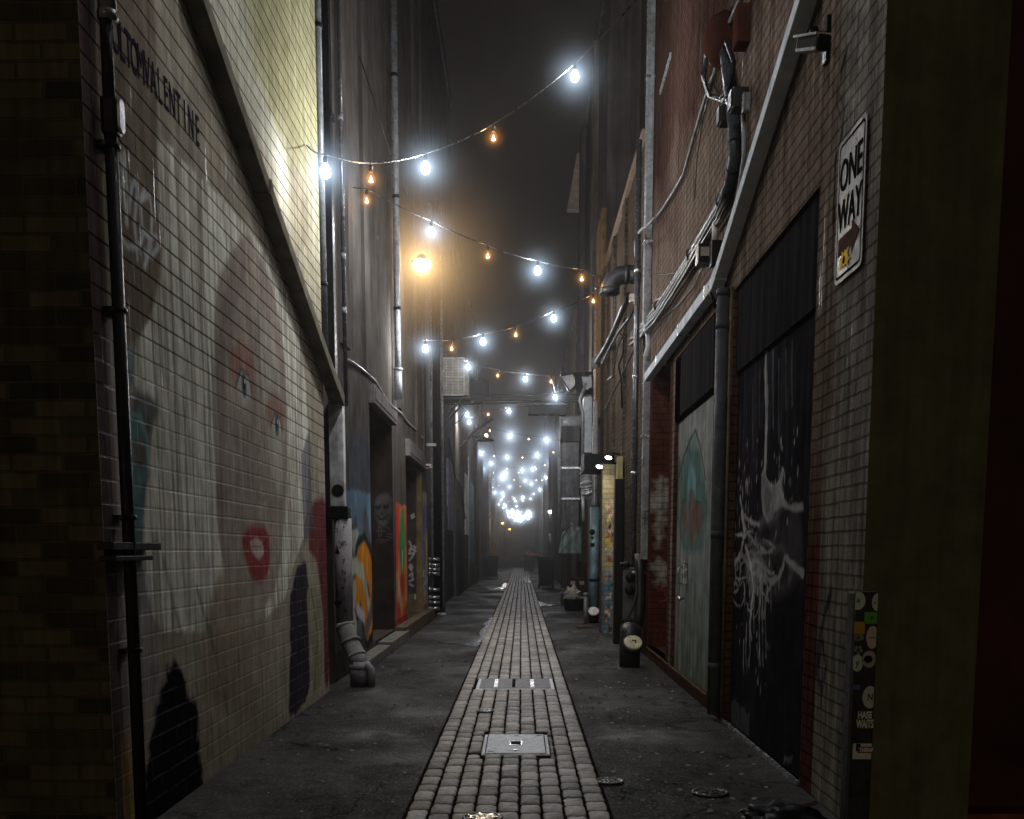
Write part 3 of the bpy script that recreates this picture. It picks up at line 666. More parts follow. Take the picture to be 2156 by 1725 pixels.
# doorsteps: low plinth and two steps
ST = thing('doorstep', 'long low concrete doorstep below the blue and orange painted pier', 'step', (X2, 14.4, 0))
mb = MB(); mb.b2((X2 + .004, 13.6, 0), (-1.99, 16.3, .13), .012); mb.b2((X2 + .004, 16.33, 0), (-1.97, 18.85, .17), .012); mb.build('tread', m_conc, ST)
ST = thing('doorstep', 'taller brown doorstep below the red and green painted pier', 'step', (X2, 19.6, 0))
mb = MB(); mb.b2((X2 + .004, 18.6, .0), (-2.0, 24.9, .24), .012); mb.build('tread', mat('brown_step', (.11, .085, .065), .55), ST)
mb = MB(); mb.b2((-2.12, 19.3, .245), (-2.03, 19.9, .25)); tag(mb.build('paper_sheet', m_wood), 'flat sheet of cardboard lying on the brown doorstep', 'cardboard')

# ================================================================== LEFT FAR BUILDINGS
def block(name, label, side, Xf, y0, y1, h, mat_, bits=()):
    t = thing(name, label, 'building', (Xf, y0, 0)); s = 1 if side == 'L' else -1
    xo = -7. if side == 'L' else 7.
    mb = MB(); mb.b2((min(Xf, xo), y0, 0), (max(Xf, xo), y1, h)); mb.build('wall', mat_, t)
    mb = MB(); mb.b2((min(Xf + s * .06, xo), y0 - .04, h), (max(Xf + s * .06, xo), y1 - .02, h + .25)); mb.build('parapet', mat_, t)
    for nm, a, b, z0, z1, d, mm in bits:
        mb = MB(); mb.b2((Xf - s * .01, a, z0), (Xf + s * d, b, z1), .01); mb.build(nm, mm, t)
    return t
m_lav = mat('lavender_wall', (.2, .19, .24), .5, streak=.4)
m_bluesh = mat('blue_shutter', (.14, .2, .22), .4, .2, streak=.3)
block('dark_building', 'tall dark building with steel doors behind the air conditioner on the left side', 'L', -2.33, 25.35, 37, 15.8, m_dark_render,
      [('door', 26.5, 29, .0, 2.6, .03, m_shutter), ('door', 30.2, 33.6, 0, 2.9, .05, m_shutter), ('pilaster', 29.2, 29.6, 0, 6, .09, m_mid_render), ('panel', 33.8, 36.5, 2.2, 4.4, .06, m_lav)])
block('dark_building', 'lower dark building with a row of steel shutters beyond the bracket lamp on the left', 'L', -2.25, 37.05, 56, 12, m_mid_render,
      [('shutter', 38, 41, 0, 3, .05, m_shutter), ('window', 43, 45.5, 2.2, 4.6, .04, m_white), ('shutter', 46.5, 50, 1.0, 4.5, .06, m_bluesh), ('pilaster', 51, 52, 0, 12, .12, m_render), ('door', 53, 55, 0, 2.8, .04, m_shutter)])
block('dark_building', 'furthest left building before the cross street, half lost in fog', 'L', -2.35, 56.05, 106, 10, m_dark_render,
      [('pilaster', 60, 61, 0, 10, .15, m_mid_render), ('shutter', 64, 69, 0, 3, .06, m_shutter), ('pilaster', 75, 76, 0, 10, .15, m_mid_render), ('shutter', 80, 86, 0, 3, .06, m_mid_render), ('pilaster', 92, 93, 0, 10, .15, m_mid_render)])
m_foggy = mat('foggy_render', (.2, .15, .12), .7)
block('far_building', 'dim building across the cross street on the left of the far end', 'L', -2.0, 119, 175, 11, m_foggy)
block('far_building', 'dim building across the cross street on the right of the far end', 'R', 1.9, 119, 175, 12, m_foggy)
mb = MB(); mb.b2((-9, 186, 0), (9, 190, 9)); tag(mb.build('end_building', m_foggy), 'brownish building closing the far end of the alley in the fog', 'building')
# ================================================================== RIGHT: BRICK BUILDING
RB = thing('brick_building', 'reddish brick building with a white splash mural on its black door and a green door', 'building', (XR, 5.85, 0))
DA, DB = 7.02, 9.72            # black door
GA, GB = 10.62, 13.3           # green door
QA, QB = 13.74, 15.7           # red recess
us = np.concatenate([lines(5.85, 7.02, .012), lines(7.02, 16.4, .03, (DA, DB, GA, GB, QA, QB))[1:]]); vs = np.concatenate([lines(0, 6.8, .016, (3.8, 3.1, .12, 4.02, 3.82)), lines(6.8, 13.5, .25)[1:]])
mb, U, V = panel('X', XR, us, vs, [(DA, DB, 0, 3.8), (GA, GB, .12, 3.82), (QA, QB, .16, 4.02)], -1, .1)
N0 = len(U)
p = Paint(U, V, (.14, .107, .085)); n = fbm(U * 1.1, V * 1.1, 5, 51); s_ = fbm(U * 20, V * .9, 4, 52)
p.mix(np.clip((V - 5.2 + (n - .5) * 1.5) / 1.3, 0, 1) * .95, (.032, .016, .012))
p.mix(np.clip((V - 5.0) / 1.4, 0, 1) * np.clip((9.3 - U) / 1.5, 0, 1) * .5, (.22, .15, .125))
p.mix(np.clip((6.75 - U + (n - .5) * .5) / .35, 0, 1) * .9, (.215, .205, .18))
p.mix(np.clip((U < 7.02) & (U > 6.72), 0, 1) * np.clip((2.3 - V) / .8, 0, 1) * .95, (.06, .021, .017))
p.mix(np.clip((2.4 - V) / 1.5, 0, 1) * (U < 6.72) * .7, (.15, .14, .105))
p.mix(((U > QA - .25) & (V < 4.05)) * .9, (.05, .019, .014))
p.mix(((U > 9.7) & (U < 10.65) & (V < 2.9)) * .9, (.03, .028, .03))
cr = [(onX(x, y, XR).y, onX(x, y, XR).z) for x, y in ((1785, 100), (1772, 150), (1768, 200), (1778, 235), (1770, 290), (1758, 345), (1755, 480))]
p.stroke(cr, .03, (.03, .026, .022), .95, .01, .03)
p.stroke([(q[0] + .06, q[1] - .02) for q in cr[1:4]], .022, (.05, .045, .04), .9, .006, .012)
tagl = [(onX(x, y, XR).y, onX(x, y, XR).z) for x, y in ((1750, 1245), (1735, 1300), (1722, 1370), (1720, 1420), (1732, 1455), (1738, 1400), (1730, 1345), (1724, 1400))]
p.stroke(tagl, .05, (.025, .022, .045), .9, .015, .02)
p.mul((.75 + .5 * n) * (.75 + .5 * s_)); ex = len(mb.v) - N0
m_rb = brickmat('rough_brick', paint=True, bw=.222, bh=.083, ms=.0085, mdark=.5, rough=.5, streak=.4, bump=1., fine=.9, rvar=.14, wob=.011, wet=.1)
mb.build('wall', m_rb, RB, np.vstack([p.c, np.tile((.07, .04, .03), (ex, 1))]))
mb = MB(); mb.b2((XR + .03, 5.9, 13.4), (7, 16.35, 13.6)); mb.add([(XR, 16.4, 0), (7, 16.4, 0), (7, 16.4, 13.5), (XR, 16.4, 13.5)], [(3, 2, 1, 0)]); mb.build('roof', m_mid_render, RB)
fx = onY(2082, 900, 5.85).x
mb = MB(); mb.add([(XR, 5.85, 0), (fx, 5.85, 0), (fx, 5.85, 13.5), (XR, 5.85, 13.5)], [(0, 1, 2, 3)]); mb.add([(fx, 5.85, 0), (fx, 6.3, 0), (fx, 6.3, 13.5), (fx, 5.85, 13.5)], [(0, 1, 2, 3)])
mb.build('facade', brickmat('olive_block', (.104, .096, .06), (.10, .092, .058), (.097, .09, .056), bw=.62, bh=.31, ms=.004, streak=.15, bump=.15, fine=1.), RB)
mb = MB(); mb.b2((fx, 6.3, 0), (7, 6.4, 13.5)); mb.build('shopfront', mat('maroon_paint', (.055, .02, .018), .5, 0, scale=2), RB)
zz = onY(2100, 1712, 6.2).z
mb = MB(); mb.b2((fx + .002, 6.1, zz - .02), (7, 6.298, zz + .02)); mb.build('sill', mat('maroon_sill', (.16, .05, .04), .4), RB)
# black roller door with splash
us = lines(DA, DB, .0085); vs = lines(.0, 3.12, .0095)
XD = XR + .06
mb, U, V = panel('X', XD, us, vs, facing=-1)
p = Paint(U, V, (.016, .015, .018)); PD = lambda l: pt(l, XD)
s1 = fbm(U * 22, V * .8, 4, 61); up = np.clip((V - 1.7) / .9, 0, 1)
p.mix(np.clip((s1 - .5) * 5, 0, 1) * up * .1, (.17, .16, .19))
sv = fbm(U * 12, V * 1.4, 3, 68)
dg = (.09, .087, .09); lg = (.36, .355, .35); mg = (.24, .235, .235)
p.stroke(PD([(1614, 720), (1612, 780), (1615, 850), (1613, 920), (1611, 985)]), .075, mg, .9, .02, .02)
p.stroke(PD([(1613, 730), (1611, 800), (1613, 900), (1610, 985)]), .03, lg, .9, .012, .01)
for x0, y0, y1, a in ((1628, 740, 900, .5), (1640, 760, 930, .35), (1668, 720, 850, .4), (1600, 780, 900, .35), (1585, 800, 940, .25), (1655, 740, 860, .3)):
    p.stroke(PD([(x0, y0), (x0 - 1, (y0 + y1) / 2), (x0, y1)]), .035, dg, a * 2, .015, .01)
# dark face shape, lips, hand
p.poly(PD([(1607, 1090), (1620, 1065), (1645, 1050), (1665, 1062), (1688, 1085), (1690, 1200), (1672, 1235), (1640, 1260), (1612, 1255), (1618, 1220), (1608, 1190), (1596, 1160), (1595, 1110)]), (.05, .047, .05), .95, .05)
for q in ([(1600, 1135), (1606, 1105), (1618, 1098), (1626, 1120), (1616, 1150), (1604, 1152)], [(1640, 1075), (1660, 1060), (1668, 1085), (1656, 1120), (1645, 1110)], [(1625, 1180), (1650, 1170), (1662, 1200), (1645, 1225), (1628, 1215)]): p.poly(PD(q), (.02, .019, .021), .85, .05)
p.stroke(PD([(1598, 1105), (1610, 1092), (1622, 1102), (1632, 1090), (1645, 1068)]), .06, dg, .9, .03)
p.stroke(PD([(1628, 1158), (1646, 1150), (1658, 1180), (1668, 1205), (1660, 1225)]), .045, dg, .9, .025)
crown = [(1604, 1000), (1609, 985), (1614, 1010), (1622, 1022), (1632, 1025), (1640, 1015), (1647, 985), (1650, 990), (1645, 1018), (1650, 1050), (1660, 1062), (1676, 1064), (1690, 1060), (1692, 1075), (1672, 1080), (1655, 1072), (1645, 1062), (1634, 1075), (1625, 1095), (1615, 1102), (1606, 1080), (1602, 1040)]
p.poly(PD(crown), mg, .95, .015, .02)
p.poly(PD([(1610, 1020), (1620, 1032), (1628, 1040), (1622, 1075), (1612, 1085), (1607, 1050)]), (.13, .13, .13), .8, .02, .02)
p.stroke(PD(crown[:9]), .022, lg, .8, .008, .01)
arcs = [[(1558, 1050), (1565, 1085), (1580, 1098), (1598, 1105)], [(1564, 1090), (1572, 1120), (1590, 1145), (1612, 1160)], [(1520, 1160), (1530, 1185), (1545, 1188), (1560, 1165), (1568, 1120), (1562, 1080)], [(1560, 1165), (1575, 1190), (1590, 1180), (1606, 1190), (1612, 1210)], [(1570, 1150), (1582, 1200), (1586, 1240), (1580, 1300)], [(1596, 1180), (1602, 1230), (1598, 1300)], [(1610, 1210), (1622, 1225), (1640, 1215), (1650, 1190), (1652, 1172), (1660, 1182), (1690, 1208)], [(1612, 1205), (1616, 1240), (1608, 1300)], [(1590, 1130), (1604, 1165), (1626, 1160), (1634, 1120)], [(1574, 1105), (1600, 1140), (1618, 1145)], [(1540, 1190), (1548, 1200), (1556, 1180)], [(1585, 1210), (1600, 1200), (1612, 1225)], [(1575, 1130), (1592, 1160), (1600, 1150)]]
rs = random.Random(21)
for k in range(34):
    x, y = rs.gauss(1585, 20), rs.gauss(1185, 42); a = rs.uniform(0, 6.28); l = [(x, y)]
    for _ in range(5): a += rs.uniform(-.9, .9); x += 5 * math.cos(a); y += 9 * math.sin(a) + 2; l.append((x, y))
    p.stroke(PD(l), rs.uniform(.008, .028), rs.choice([mg, mg, lg, dg]), .9, .008, .014, k)
p.poly(PD([(1572, 1160), (1590, 1150), (1606, 1170), (1614, 1200), (1606, 1235), (1598, 1262), (1586, 1240), (1578, 1262), (1570, 1215)]), (.15, .147, .147), .75, .02, .09)
for i, l in enumerate(arcs): p.stroke(PD(l), (.045, .035, .055, .04, .05, .045, .055, .04, .025, .022, .022, .04, .022)[i], (mg, mg, lg, mg, lg, mg, mg, mg, mg, dg, mg, mg, dg)[i], .95, .012, .022, 60 + i)
drips = [(1581, 1300, 1345, .05), (1578, 1340, 1400, .04), (1566, 1380, 1420, .035), (1572, 1345, 1400, .03), (1599, 1290, 1400, .04), (1596, 1400, 1440, .028), (1611, 1290, 1380, .035), (1606, 1250, 1400, .03), (1623, 1230, 1290, .02), (1547, 1195, 1240, .04), (1534, 1180, 1215, .03), (1588, 1240, 1330, .03), (1558, 1200, 1230, .03)]
for x, a, b, w_ in drips: w_ *= .75; p.stroke(PD([(x, a - 30), (x + random.uniform(-2, 2), (a + b) / 2), (x + random.uniform(-2, 2), b)]), w_, mg, .95, .01, .018, int(x))
for k in range(190):
    t_ = random.random()
    x = random.gauss(1560, 18) if t_ < .4 else (random.gauss(1650, 18) if t_ < .6 else random.gauss(1590, 28)); y = random.gauss(1020, 60) if t_ < .4 else (random.gauss(1000, 50) if t_ < .6 else random.gauss(1270, 90))
    if not (1522 < x < 1688 and 900 < y < 1460): continue
    c = PD([(x, y)])[0]; r = random.uniform(.006, .018); p.ell(c, r, r * random.uniform(1, 3), random.choice([mg, lg, dg]), .9, .007)
for k in range(14): p.stroke(PD([(1652 + k * 1.2, 1592 + (k * 7) % 13), (1650 + k * 1.3, 1610 - (k * 5) % 17)]), .012, mg, .7, .006)
p.mix((V < .16 + .12 * fbm(U * 8, U * 0, 3, 8)) * (U > 8.9) * .5, (.10, .10, .1))
p.mul(.85 + .3 * fbm(U * 3, V * 3, 4, 62))
mb.build('roller_door', mat('black_gloss_paint', rough=.36, paint=True, scale=5, bump=.12, streak=.15, rvar=.1), RB, p.c)
mb = MB(); mb.b2((XR + .03, DA, 3.1), (XR + .1, DB, 3.8)); mb.build('door_hood', mat('black_hood', (.02, .019, .021), .55, 0, var=.15, streak=.45, scale=1.5, bump=.05), RB)
mb = MB(); mb.bar((XR - .012, DA, .018), (XR - .012, DB, .018), .025, .03); mb.build('threshold', m_galv, RB)
# green door in white surround with flower
us = lines(GA, GB, .014); vs = lines(.12, 3.08, .014); XG = XR + .05
mb, U, V = panel('X', XG, us, vs, facing=-1)
p = Paint(U, V, (.19, .2, .195)); PG = lambda l: pt(l, XG)
p.mix(np.clip((1.9 - V) / 1.6, 0, 1) * .75, (.06, .08, .056)); p.mix((U > 12.6) * .35, (.16, .16, .14))
grn = (.06, .115, .105); lgn = (.11, .15, .085); pk = (.13, .07, .06)
p.poly(PG([(1425, 990), (1432, 960), (1436, 990), (1438, 955), (1452, 925), (1455, 955), (1462, 900), (1466, 950), (1472, 940), (1478, 975), (1484, 1010), (1490, 1060), (1486, 1120), (1478, 1160), (1440, 1165), (1424, 1100)]), grn, .8, .04, .03)
p.poly(PG([(1450, 985), (1458, 975), (1465, 1000), (1466, 1060), (1455, 1080), (1446, 1040)]), (.12, .24, .26), .7, .04)
p.poly(PG([(1424, 1000), (1430, 985), (1434, 1030), (1432, 1090), (1424, 1080)]), lgn, .7, .04)
for q in ([(1434, 1065), (1440, 1050), (1446, 1080), (1448, 1110), (1440, 1130)], [(1450, 1035), (1457, 1025), (1464, 1050), (1466, 1110), (1458, 1160), (1450, 1130)], [(1464, 1060), (1474, 1060), (1480, 1090), (1472, 1130), (1466, 1120)]): p.poly(PG(q), pk, .85, .025)
p.stroke(PG([(1428, 1010), (1440, 960), (1452, 930), (1464, 905), (1474, 940), (1486, 1010)]), .04, (.02, .03, .026), .8, .012)
for q in ([(1434, 1060), (1442, 1050), (1448, 1085)], [(1464, 1055), (1476, 1060), (1482, 1095)], [(1450, 1060), (1458, 1028), (1466, 1080)], [(1440, 970), (1446, 1030)], [(1470, 960), (1474, 1040)]): p.stroke(PG(q), .022, (.04, .05, .045), .7, .01)
sv = fbm(U * 9, V * .7, 4, 71); p.mix(np.clip((sv - .52) * 5, 0, 1) * np.clip((2. - V), 0, 1) * .5, (.17, .2, .15)); p.mix(np.clip((.45 - sv) * 6, 0, 1) * np.clip((2. - V), 0, 1) * .4, (.05, .06, .05))
yl = PG([(1435, 1000)])[0][0]; p.mix((np.abs(U - yl) < .014) * (V < 2.9) * .9, (.02, .02, .02))
p.mul(.8 + .4 * fbm(U * 2, V * 2, 4, 72))
mb.build('green_door', mat('mural_door_paint', rough=.42, paint=True, scale=4, bump=.15, streak=.25), RB, p.c)
mb = MB(); mb.b2((XR - .004, GA + .05, 3.12), (XR + .09, GB - .45, 3.8)); mb.build('boarded_window', mat('black_hood'), RB)
mb = MB(); mb.b2((XR + .0, GB - .43, 3.1), (XR + .08, GB, 3.8)); mb.build('brick_infill', m_rb, RB)
hd = onX(1441, 1205, XR + .02)
mb = MB(); mb.b2((hd.x - .02, hd.y - .03, hd.z - .14), (hd.x + .03, hd.y + .03, hd.z + .12), .008); mb.tube([(hd.x - .02, hd.y, hd.z + .06), (hd.x - .07, hd.y, hd.z + .05), (hd.x - .07, hd.y, hd.z - .12), (hd.x - .02, hd.y, hd.z - .13)], .011, 8)
mb.build('handle', m_galv, RB); mb = MB(); mb.lathe([(.0, -.05), (.028, -.045), (.028, -.01), (.014, 0), (.014, .03)], (hd.x - .03, hd.y - .05, hd.z - .3), (1, 0, 0)); mb.build('knob', m_galv, RB)
# red recess
us = lines(XR + .002, XR + .7, .014); vs = lines(.16, 4.02, .016)
mb, U, V = panel('Y', QB - .01, us, vs, facing=-1)
p = Paint(U, V, (.06, .018, .009)); pY = lambda l: [(q.x, q.z) for q in (onY(x, y, QB - .01) for x, y in l)]
p.mix(np.clip((V - 2.9) / .9, 0, 1) * .75, (.10, .04, .025)); p.mix((U > XR + .42) * .7, (.10, .06, .035))
p.mix(np.clip((1.2 - V) / 1., 0, 1) * .6, (.07, .02, .013))
ww = (.24, .23, .205)
for l, w_ in (([(1372, 1050), (1385, 1045), (1400, 1042)], .14), ([(1386, 1015), (1388, 1060), (1384, 1110), (1390, 1130)], .09), ([(1400, 1015), (1401, 1060), (1398, 1095)], .07), ([(1368, 1070), (1378, 1068)], .12), ([(1380, 1035), (1405, 1030)], .06), ([(1388, 1110), (1386, 1150)], .06), ([(1376, 1190), (1388, 1205), (1398, 1225)], .07), ([(1400, 1195), (1390, 1215), (1382, 1225)], .06), ([(1385, 1180), (1392, 1200)], .07)):
    p.stroke(pY(l), w_, ww, .85, .05, .06)
p.stroke(pY([(1385, 1243), (1400, 1243), (1405, 1262), (1390, 1268)]), .02, (.25, .05, .06), .8, .01)
mb.build('recess_wall', brickmat('red_brick', paint=True, bw=.235, bh=.0895, ms=.008, mdark=.55, rough=.5, streak=.25, bump=.6), RB, p.c)
mb = MB(); mb.b2((XR + .71, QA, .16), (XR + .76, QB, 4.02)); mb.build('inner_door', m_brown_door, RB)
mb = MB(); mb.b2((XR + .001, QA, .0), (XR + .7, QB - .012, .16)); mb.b2((XR - .02, GA - .75, 0), (XR + .098, QA, .118), .008); mb.build('sill', mat('red_sill', (.035, .02, .017), .45), RB)
mb = MB(); mb.bar((XR - .014, GA, .128), (XR - .014, QB, .15), .012, .012); mb.build('sill_edge', m_wood, RB)
mb = MB(); mb.b2((XR - .002, QA - .05, 4.03), (XR + .72, QB + .05, 4.1)); mb.build('soffit', m_wood, RB)

# ================================================================== RIGHT: FURTHER BUILDINGS
m_b2 = brickmat('brown_brick', (.07, .054, .042), (.05, .039, .031), (.09, .075, .06), rough=.5, streak=.45, bump=.9, fine=.5)
R2 = thing('low_brick_building', 'low brown brick building draped with cables beyond the tall grey downpipe', 'building', (1.8, 16.45, 0))
mb = MB(); mb.b2((1.8, 16.45, 2.6), (2.6, 25.2, 7.5)); mb.b2((1.8, 16.45, 0), (2.6, 25.2, 2.597)); mb.build('wall', m_b2, R2)
mb = MB(); mb.b2((1.74, 16.47, 7.5), (2.6, 25.2, 7.62)); mb.build('parapet', mat('pale_coping', (.2, .15, .12), .5), R2)
for y0, d, z in ((19.0, .06, 7.45), (21.2, .07, 7.45), (23.4, .05, 7.45)):
    mb = MB(); mb.b2((1.8 - d, y0, .5), (1.805, y0 + .5, z)); mb.build('pilaster', m_b2, R2)
block('tall_building', 'tall dark brick building rising behind the low brown brick one', 'R', 2.62, 16.8, 25.2, 17, brickmat('night_brick', (.09, .07, .06), (.07, .055, .05), (.03, .028, .025), rough=.6),
      [('pilaster', 18.2, 18.9, 7.7, 17, .14, m_dark_render), ('pilaster', 20.4, 21.1, 7.7, 17, .14, m_dark_render), ('pilaster', 22.7, 23.4, 7.7, 17, .14, m_dark_render)])
# graffiti pier below the twin floodlights
GP = thing('graffiti_pier', 'yellow lit brick pier covered in graffiti below the twin floodlights', 'pier', (1.55, 20.2, 0))
X0p = onY(1268, 1100, 20.2).x; X1p = onY(1300, 1100, 20.2).x
us = lines(X0p, X1p, .008); vs = lines(0, 3.14, .012)
mb, U, V = panel('Y', 20.2, us, vs, facing=-1)
p = Paint(U, V, (.30, .25, .17)); pY = lambda l: [(q.x, q.z) for q in (onY(x, y, 20.2) for x, y in l)]
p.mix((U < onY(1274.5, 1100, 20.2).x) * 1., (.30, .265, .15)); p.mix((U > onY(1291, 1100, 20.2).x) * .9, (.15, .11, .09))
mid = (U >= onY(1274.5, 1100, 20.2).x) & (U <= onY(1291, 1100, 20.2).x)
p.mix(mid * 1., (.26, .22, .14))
a1 = fbm(U * 16, V * 10, 3, 81); a2 = fbm(U * 14, V * 7, 3, 82); a3 = fbm(U * 20, V * 12, 3, 83)
lowm = np.clip((2.6 - V) * 2.5, 0, 1)
p.mix(mid * lowm * .8 * np.clip((a1 - .5) * 9, 0, 1), (.42, .07, .05)); p.mix(mid * lowm * np.clip((a2 - .55) * 9, 0, 1), (.6, .42, .06)); p.mix(mid * lowm * np.clip((a3 - .58) * 9, 0, 1), (.5, .5, .47)); p.mix(mid * np.clip((1.6 - V) * 1.5, 0, 1) * np.clip((a2 - .42) * 8, 0, 1), (.08, .16, .2)); p.mix(mid * lowm * np.clip((.36 - a3) * 12, 0, 1), (.03, .03, .03))
p.mix(np.clip((1.35 - V) * 2, 0, 1) * (U < onY(1274.5, 1100, 20.2).x) * .9, (.08, .1, .14))
mb.build('painted_face', brickmat('pier_brick', paint=True, bw=.235, bh=.0895, ms=.01, mdark=.75, rough=.5, streak=.2, bump=.8), GP, p.c)
mb = MB(); mb.b2((X0p, 20.204, 0), (1.797, 20.7, 3.14)); mb.build('wall', m_dark_render, GP)
R3 = block('dark_building', 'dark building with metal ducts and a steel bin shelter on the right', 'R', 1.9, 25.25, 38, 14, m_dark_render,
      [('pilaster', 25.3, 27, 4.6, 9.2, .1, mat('ochre_strip', (.26, .17, .08), .5, streak=.4)), ('pilaster', 28.2, 29.2, 0, 14, .12, m_mid_render), ('door', 30, 32, 0, 2.6, .03, mat('rust_door', (.10, .04, .03), .5, streak=.4)), ('pilaster', 33.6, 34.6, 0, 14, .15, m_dark_render)])
mb = MB(); mb.hexa([(1.45, 36, 12.4), (2.2, 36, 12.4), (2.2, 36.4, 12.4), (1.45, 36.4, 12.4), (1.75, 36, 14.1), (2.3, 36, 14.1), (2.3, 36.4, 14.1), (1.75, 36.4, 14.1)])
mb.build('bay_panel', mat('pale_cladding', (.3, .26, .22), .6), R3)
block('dark_building', 'mid right building with poles and shutters beyond the boxy duct', 'R', 1.85, 38.05, 60, 9.5, m_mid_render,
      [('shutter', 40, 43, 0, 3, .05, m_shutter), ('pilaster', 46, 47, 0, 9.4, .12, m_render), ('panel', 49, 54, 1.5, 5, .06, mat('grey_green_panel', (.15, .18, .17), .5, streak=.4)), ('pilaster', 57, 58, 0, 9.4, .12, m_render)])
block('dark_building', 'furthest right building before the cross street, half lost in fog', 'R', 1.8, 60.05, 106, 11, m_mid_render,
      [('pilaster', 66, 67, 0, 11, .15, m_render), ('shutter', 70, 76, 0, 3, .06, m_shutter), ('pilaster', 84, 85, 0, 11, .15, m_render), ('pilaster', 99, 100, 0, 11, .15, m_render)])
# ================================================================== FESTOON LIGHTS
m_bulb_w = emat('lit_white_bulb', (.86, .93, 1.), 30., clear=True)
m_bulb_a = emat('lit_amber_glass', (1., .36, .06), .13, clear=True)
m_fil = emat('amber_filament', (1., .6, .24), 26.)
WCOL = (.94, .96, 1.); ACOL = (1., .5, .16)
PW_W, PW_A = 290., 18.
BULB = [(.0, -.062), (.022, -.058), (.038, -.044), (.046, -.02), (.045, 0), (.036, .026), (.022, .05), (.015, .062)]
def halo_mat(name, col, A, e, R):  # self-glowing volume standing in for haze glow and bloom around a lamp
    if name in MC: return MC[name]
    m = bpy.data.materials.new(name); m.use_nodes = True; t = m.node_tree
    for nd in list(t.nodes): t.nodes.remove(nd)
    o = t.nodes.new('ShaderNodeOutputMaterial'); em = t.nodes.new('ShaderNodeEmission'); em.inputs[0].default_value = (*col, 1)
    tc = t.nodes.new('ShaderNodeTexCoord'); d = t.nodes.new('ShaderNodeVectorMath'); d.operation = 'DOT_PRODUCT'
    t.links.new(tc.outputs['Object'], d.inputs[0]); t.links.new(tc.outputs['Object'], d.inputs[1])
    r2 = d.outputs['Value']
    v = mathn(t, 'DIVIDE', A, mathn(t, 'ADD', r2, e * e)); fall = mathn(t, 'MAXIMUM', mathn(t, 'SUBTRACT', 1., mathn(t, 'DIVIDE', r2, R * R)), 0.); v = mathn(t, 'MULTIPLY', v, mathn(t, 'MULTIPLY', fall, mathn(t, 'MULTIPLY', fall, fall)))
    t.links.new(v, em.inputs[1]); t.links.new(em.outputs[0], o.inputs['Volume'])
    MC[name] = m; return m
HM = {}
def halo(c, R, m, parent):
    if R not in HM:
        bm = bmesh.new(); bmesh.ops.create_icosphere(bm, subdivisions=2, radius=R); me = bpy.data.meshes.new('halo'); bm.to_mesh(me); bm.free(); HM[R] = me
    me = HM[R] if not HM[R].materials or HM[R].materials[0] == m else HM[R].copy()
    if not me.materials: me.materials.append(m)
    elif me.materials[0] != m: me.materials[0] = m
    o = bpy.data.objects.new('halo', me); COL.objects.link(o); o.location = Vector(c) - wloc(parent); o.parent = parent
    return o
def bulb(c, kind, parent, s=1., n=14, light=True, socket=True, pw=1.):
    c = Vector(c)
    mb = MB(); mb.lathe([(r * s, h * s) for r, h in BULB], c, (0, 0, 1), n)
    b = mb.build('bulb', (m_bulb_w if c.y < 90 else emat('far_white_bulb', (.86, .93, 1.), 13., clear=True)) if kind == 'W' else m_bulb_a, parent)
    if kind == 'A':
        mb = MB(); k = s * 1.0
        mb.lathe([(.02 * k, -.03 * k), (.017 * k, -.02 * k), (.008 * k, .005 * k), (.0, .028 * k)], c, (0, 0, 1), 8); mb.build('filament', m_fil, b)
    if socket:
        mb = MB(); mb.lathe([(.017 * s, .058 * s), (.02 * s, .07 * s), (.02 * s, .11 * s), (.008, .125 * s)], c, (0, 0, 1), 10); mb.build('socket', m_black, b)
    if light: lamp('bulb_light', c, (PW_W if kind == 'W' else PW_A) * pw, WCOL if kind == 'W' else ACOL, .035 * s, parent)
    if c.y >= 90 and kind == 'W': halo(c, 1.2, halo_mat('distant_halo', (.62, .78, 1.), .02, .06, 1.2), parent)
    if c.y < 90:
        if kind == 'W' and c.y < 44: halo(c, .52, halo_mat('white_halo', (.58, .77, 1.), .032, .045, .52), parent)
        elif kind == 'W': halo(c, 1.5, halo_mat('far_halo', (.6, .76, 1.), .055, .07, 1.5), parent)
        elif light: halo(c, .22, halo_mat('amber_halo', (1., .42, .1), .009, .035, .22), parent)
    return b
def festoon(label, bulbs, ends, thick=.008, group=None, drop=.14, light_a=True, s=1., simple=False, pw=1.):
    """bulbs: [(point, kind)] ordered; ends: two anchor points"""
    ps = [Vector(ends[0])] + [Vector(p) + Vector((0, 0, drop * s)) for p, k in bulbs] + [Vector(ends[1])]
    t = thing('festoon_lights', label, 'string lights', ps[0], group)
    path = []
    for a, b in zip(ps[:-1], ps[1:]):
        L = (b - a).length
        for i in range(6):
            q = i / 6; path.append(a.lerp(b, q) + Vector((0, 0, -.02 * L * 4 * q * (1 - q))))
    path.append(ps[-1])
    mb = MB(); mb.tube(path, thick, 6, cap=False)
    mb.build('cable', mat('festoon_cable', (.03, .03, .032), .3, 0, bump=0, spec=.5), t)
    for p, k in bulbs:
        p = Vector(p); bulb(p, k, t, s, 14 if not simple else 8, light=(k == 'W' or light_a), socket=not simple, pw=pw * (.2 if p.y < 7.5 else (.055 if p.y < 10.5 else (.55 if p.y < 13.6 else (.36 if p.y < 33 else 1.)))))
    return t
def dB(x, y, Y): return onY(x, y, Y)
festoon('nearest string of white and amber bulbs sagging up to the right over the alley',
        [(dB(685, 360, 10.0), 'W'), (dB(781, 376, 10.8), 'A'), (dB(896, 353, 11.6), 'W'), (dB(1039, 289, 12.6), 'A'), (dB(1210, 160, 13.4), 'W')],
        [onX(646, 306, XL + .02), (XR, 14.5, dB(1400, -85, 14.5).z)])
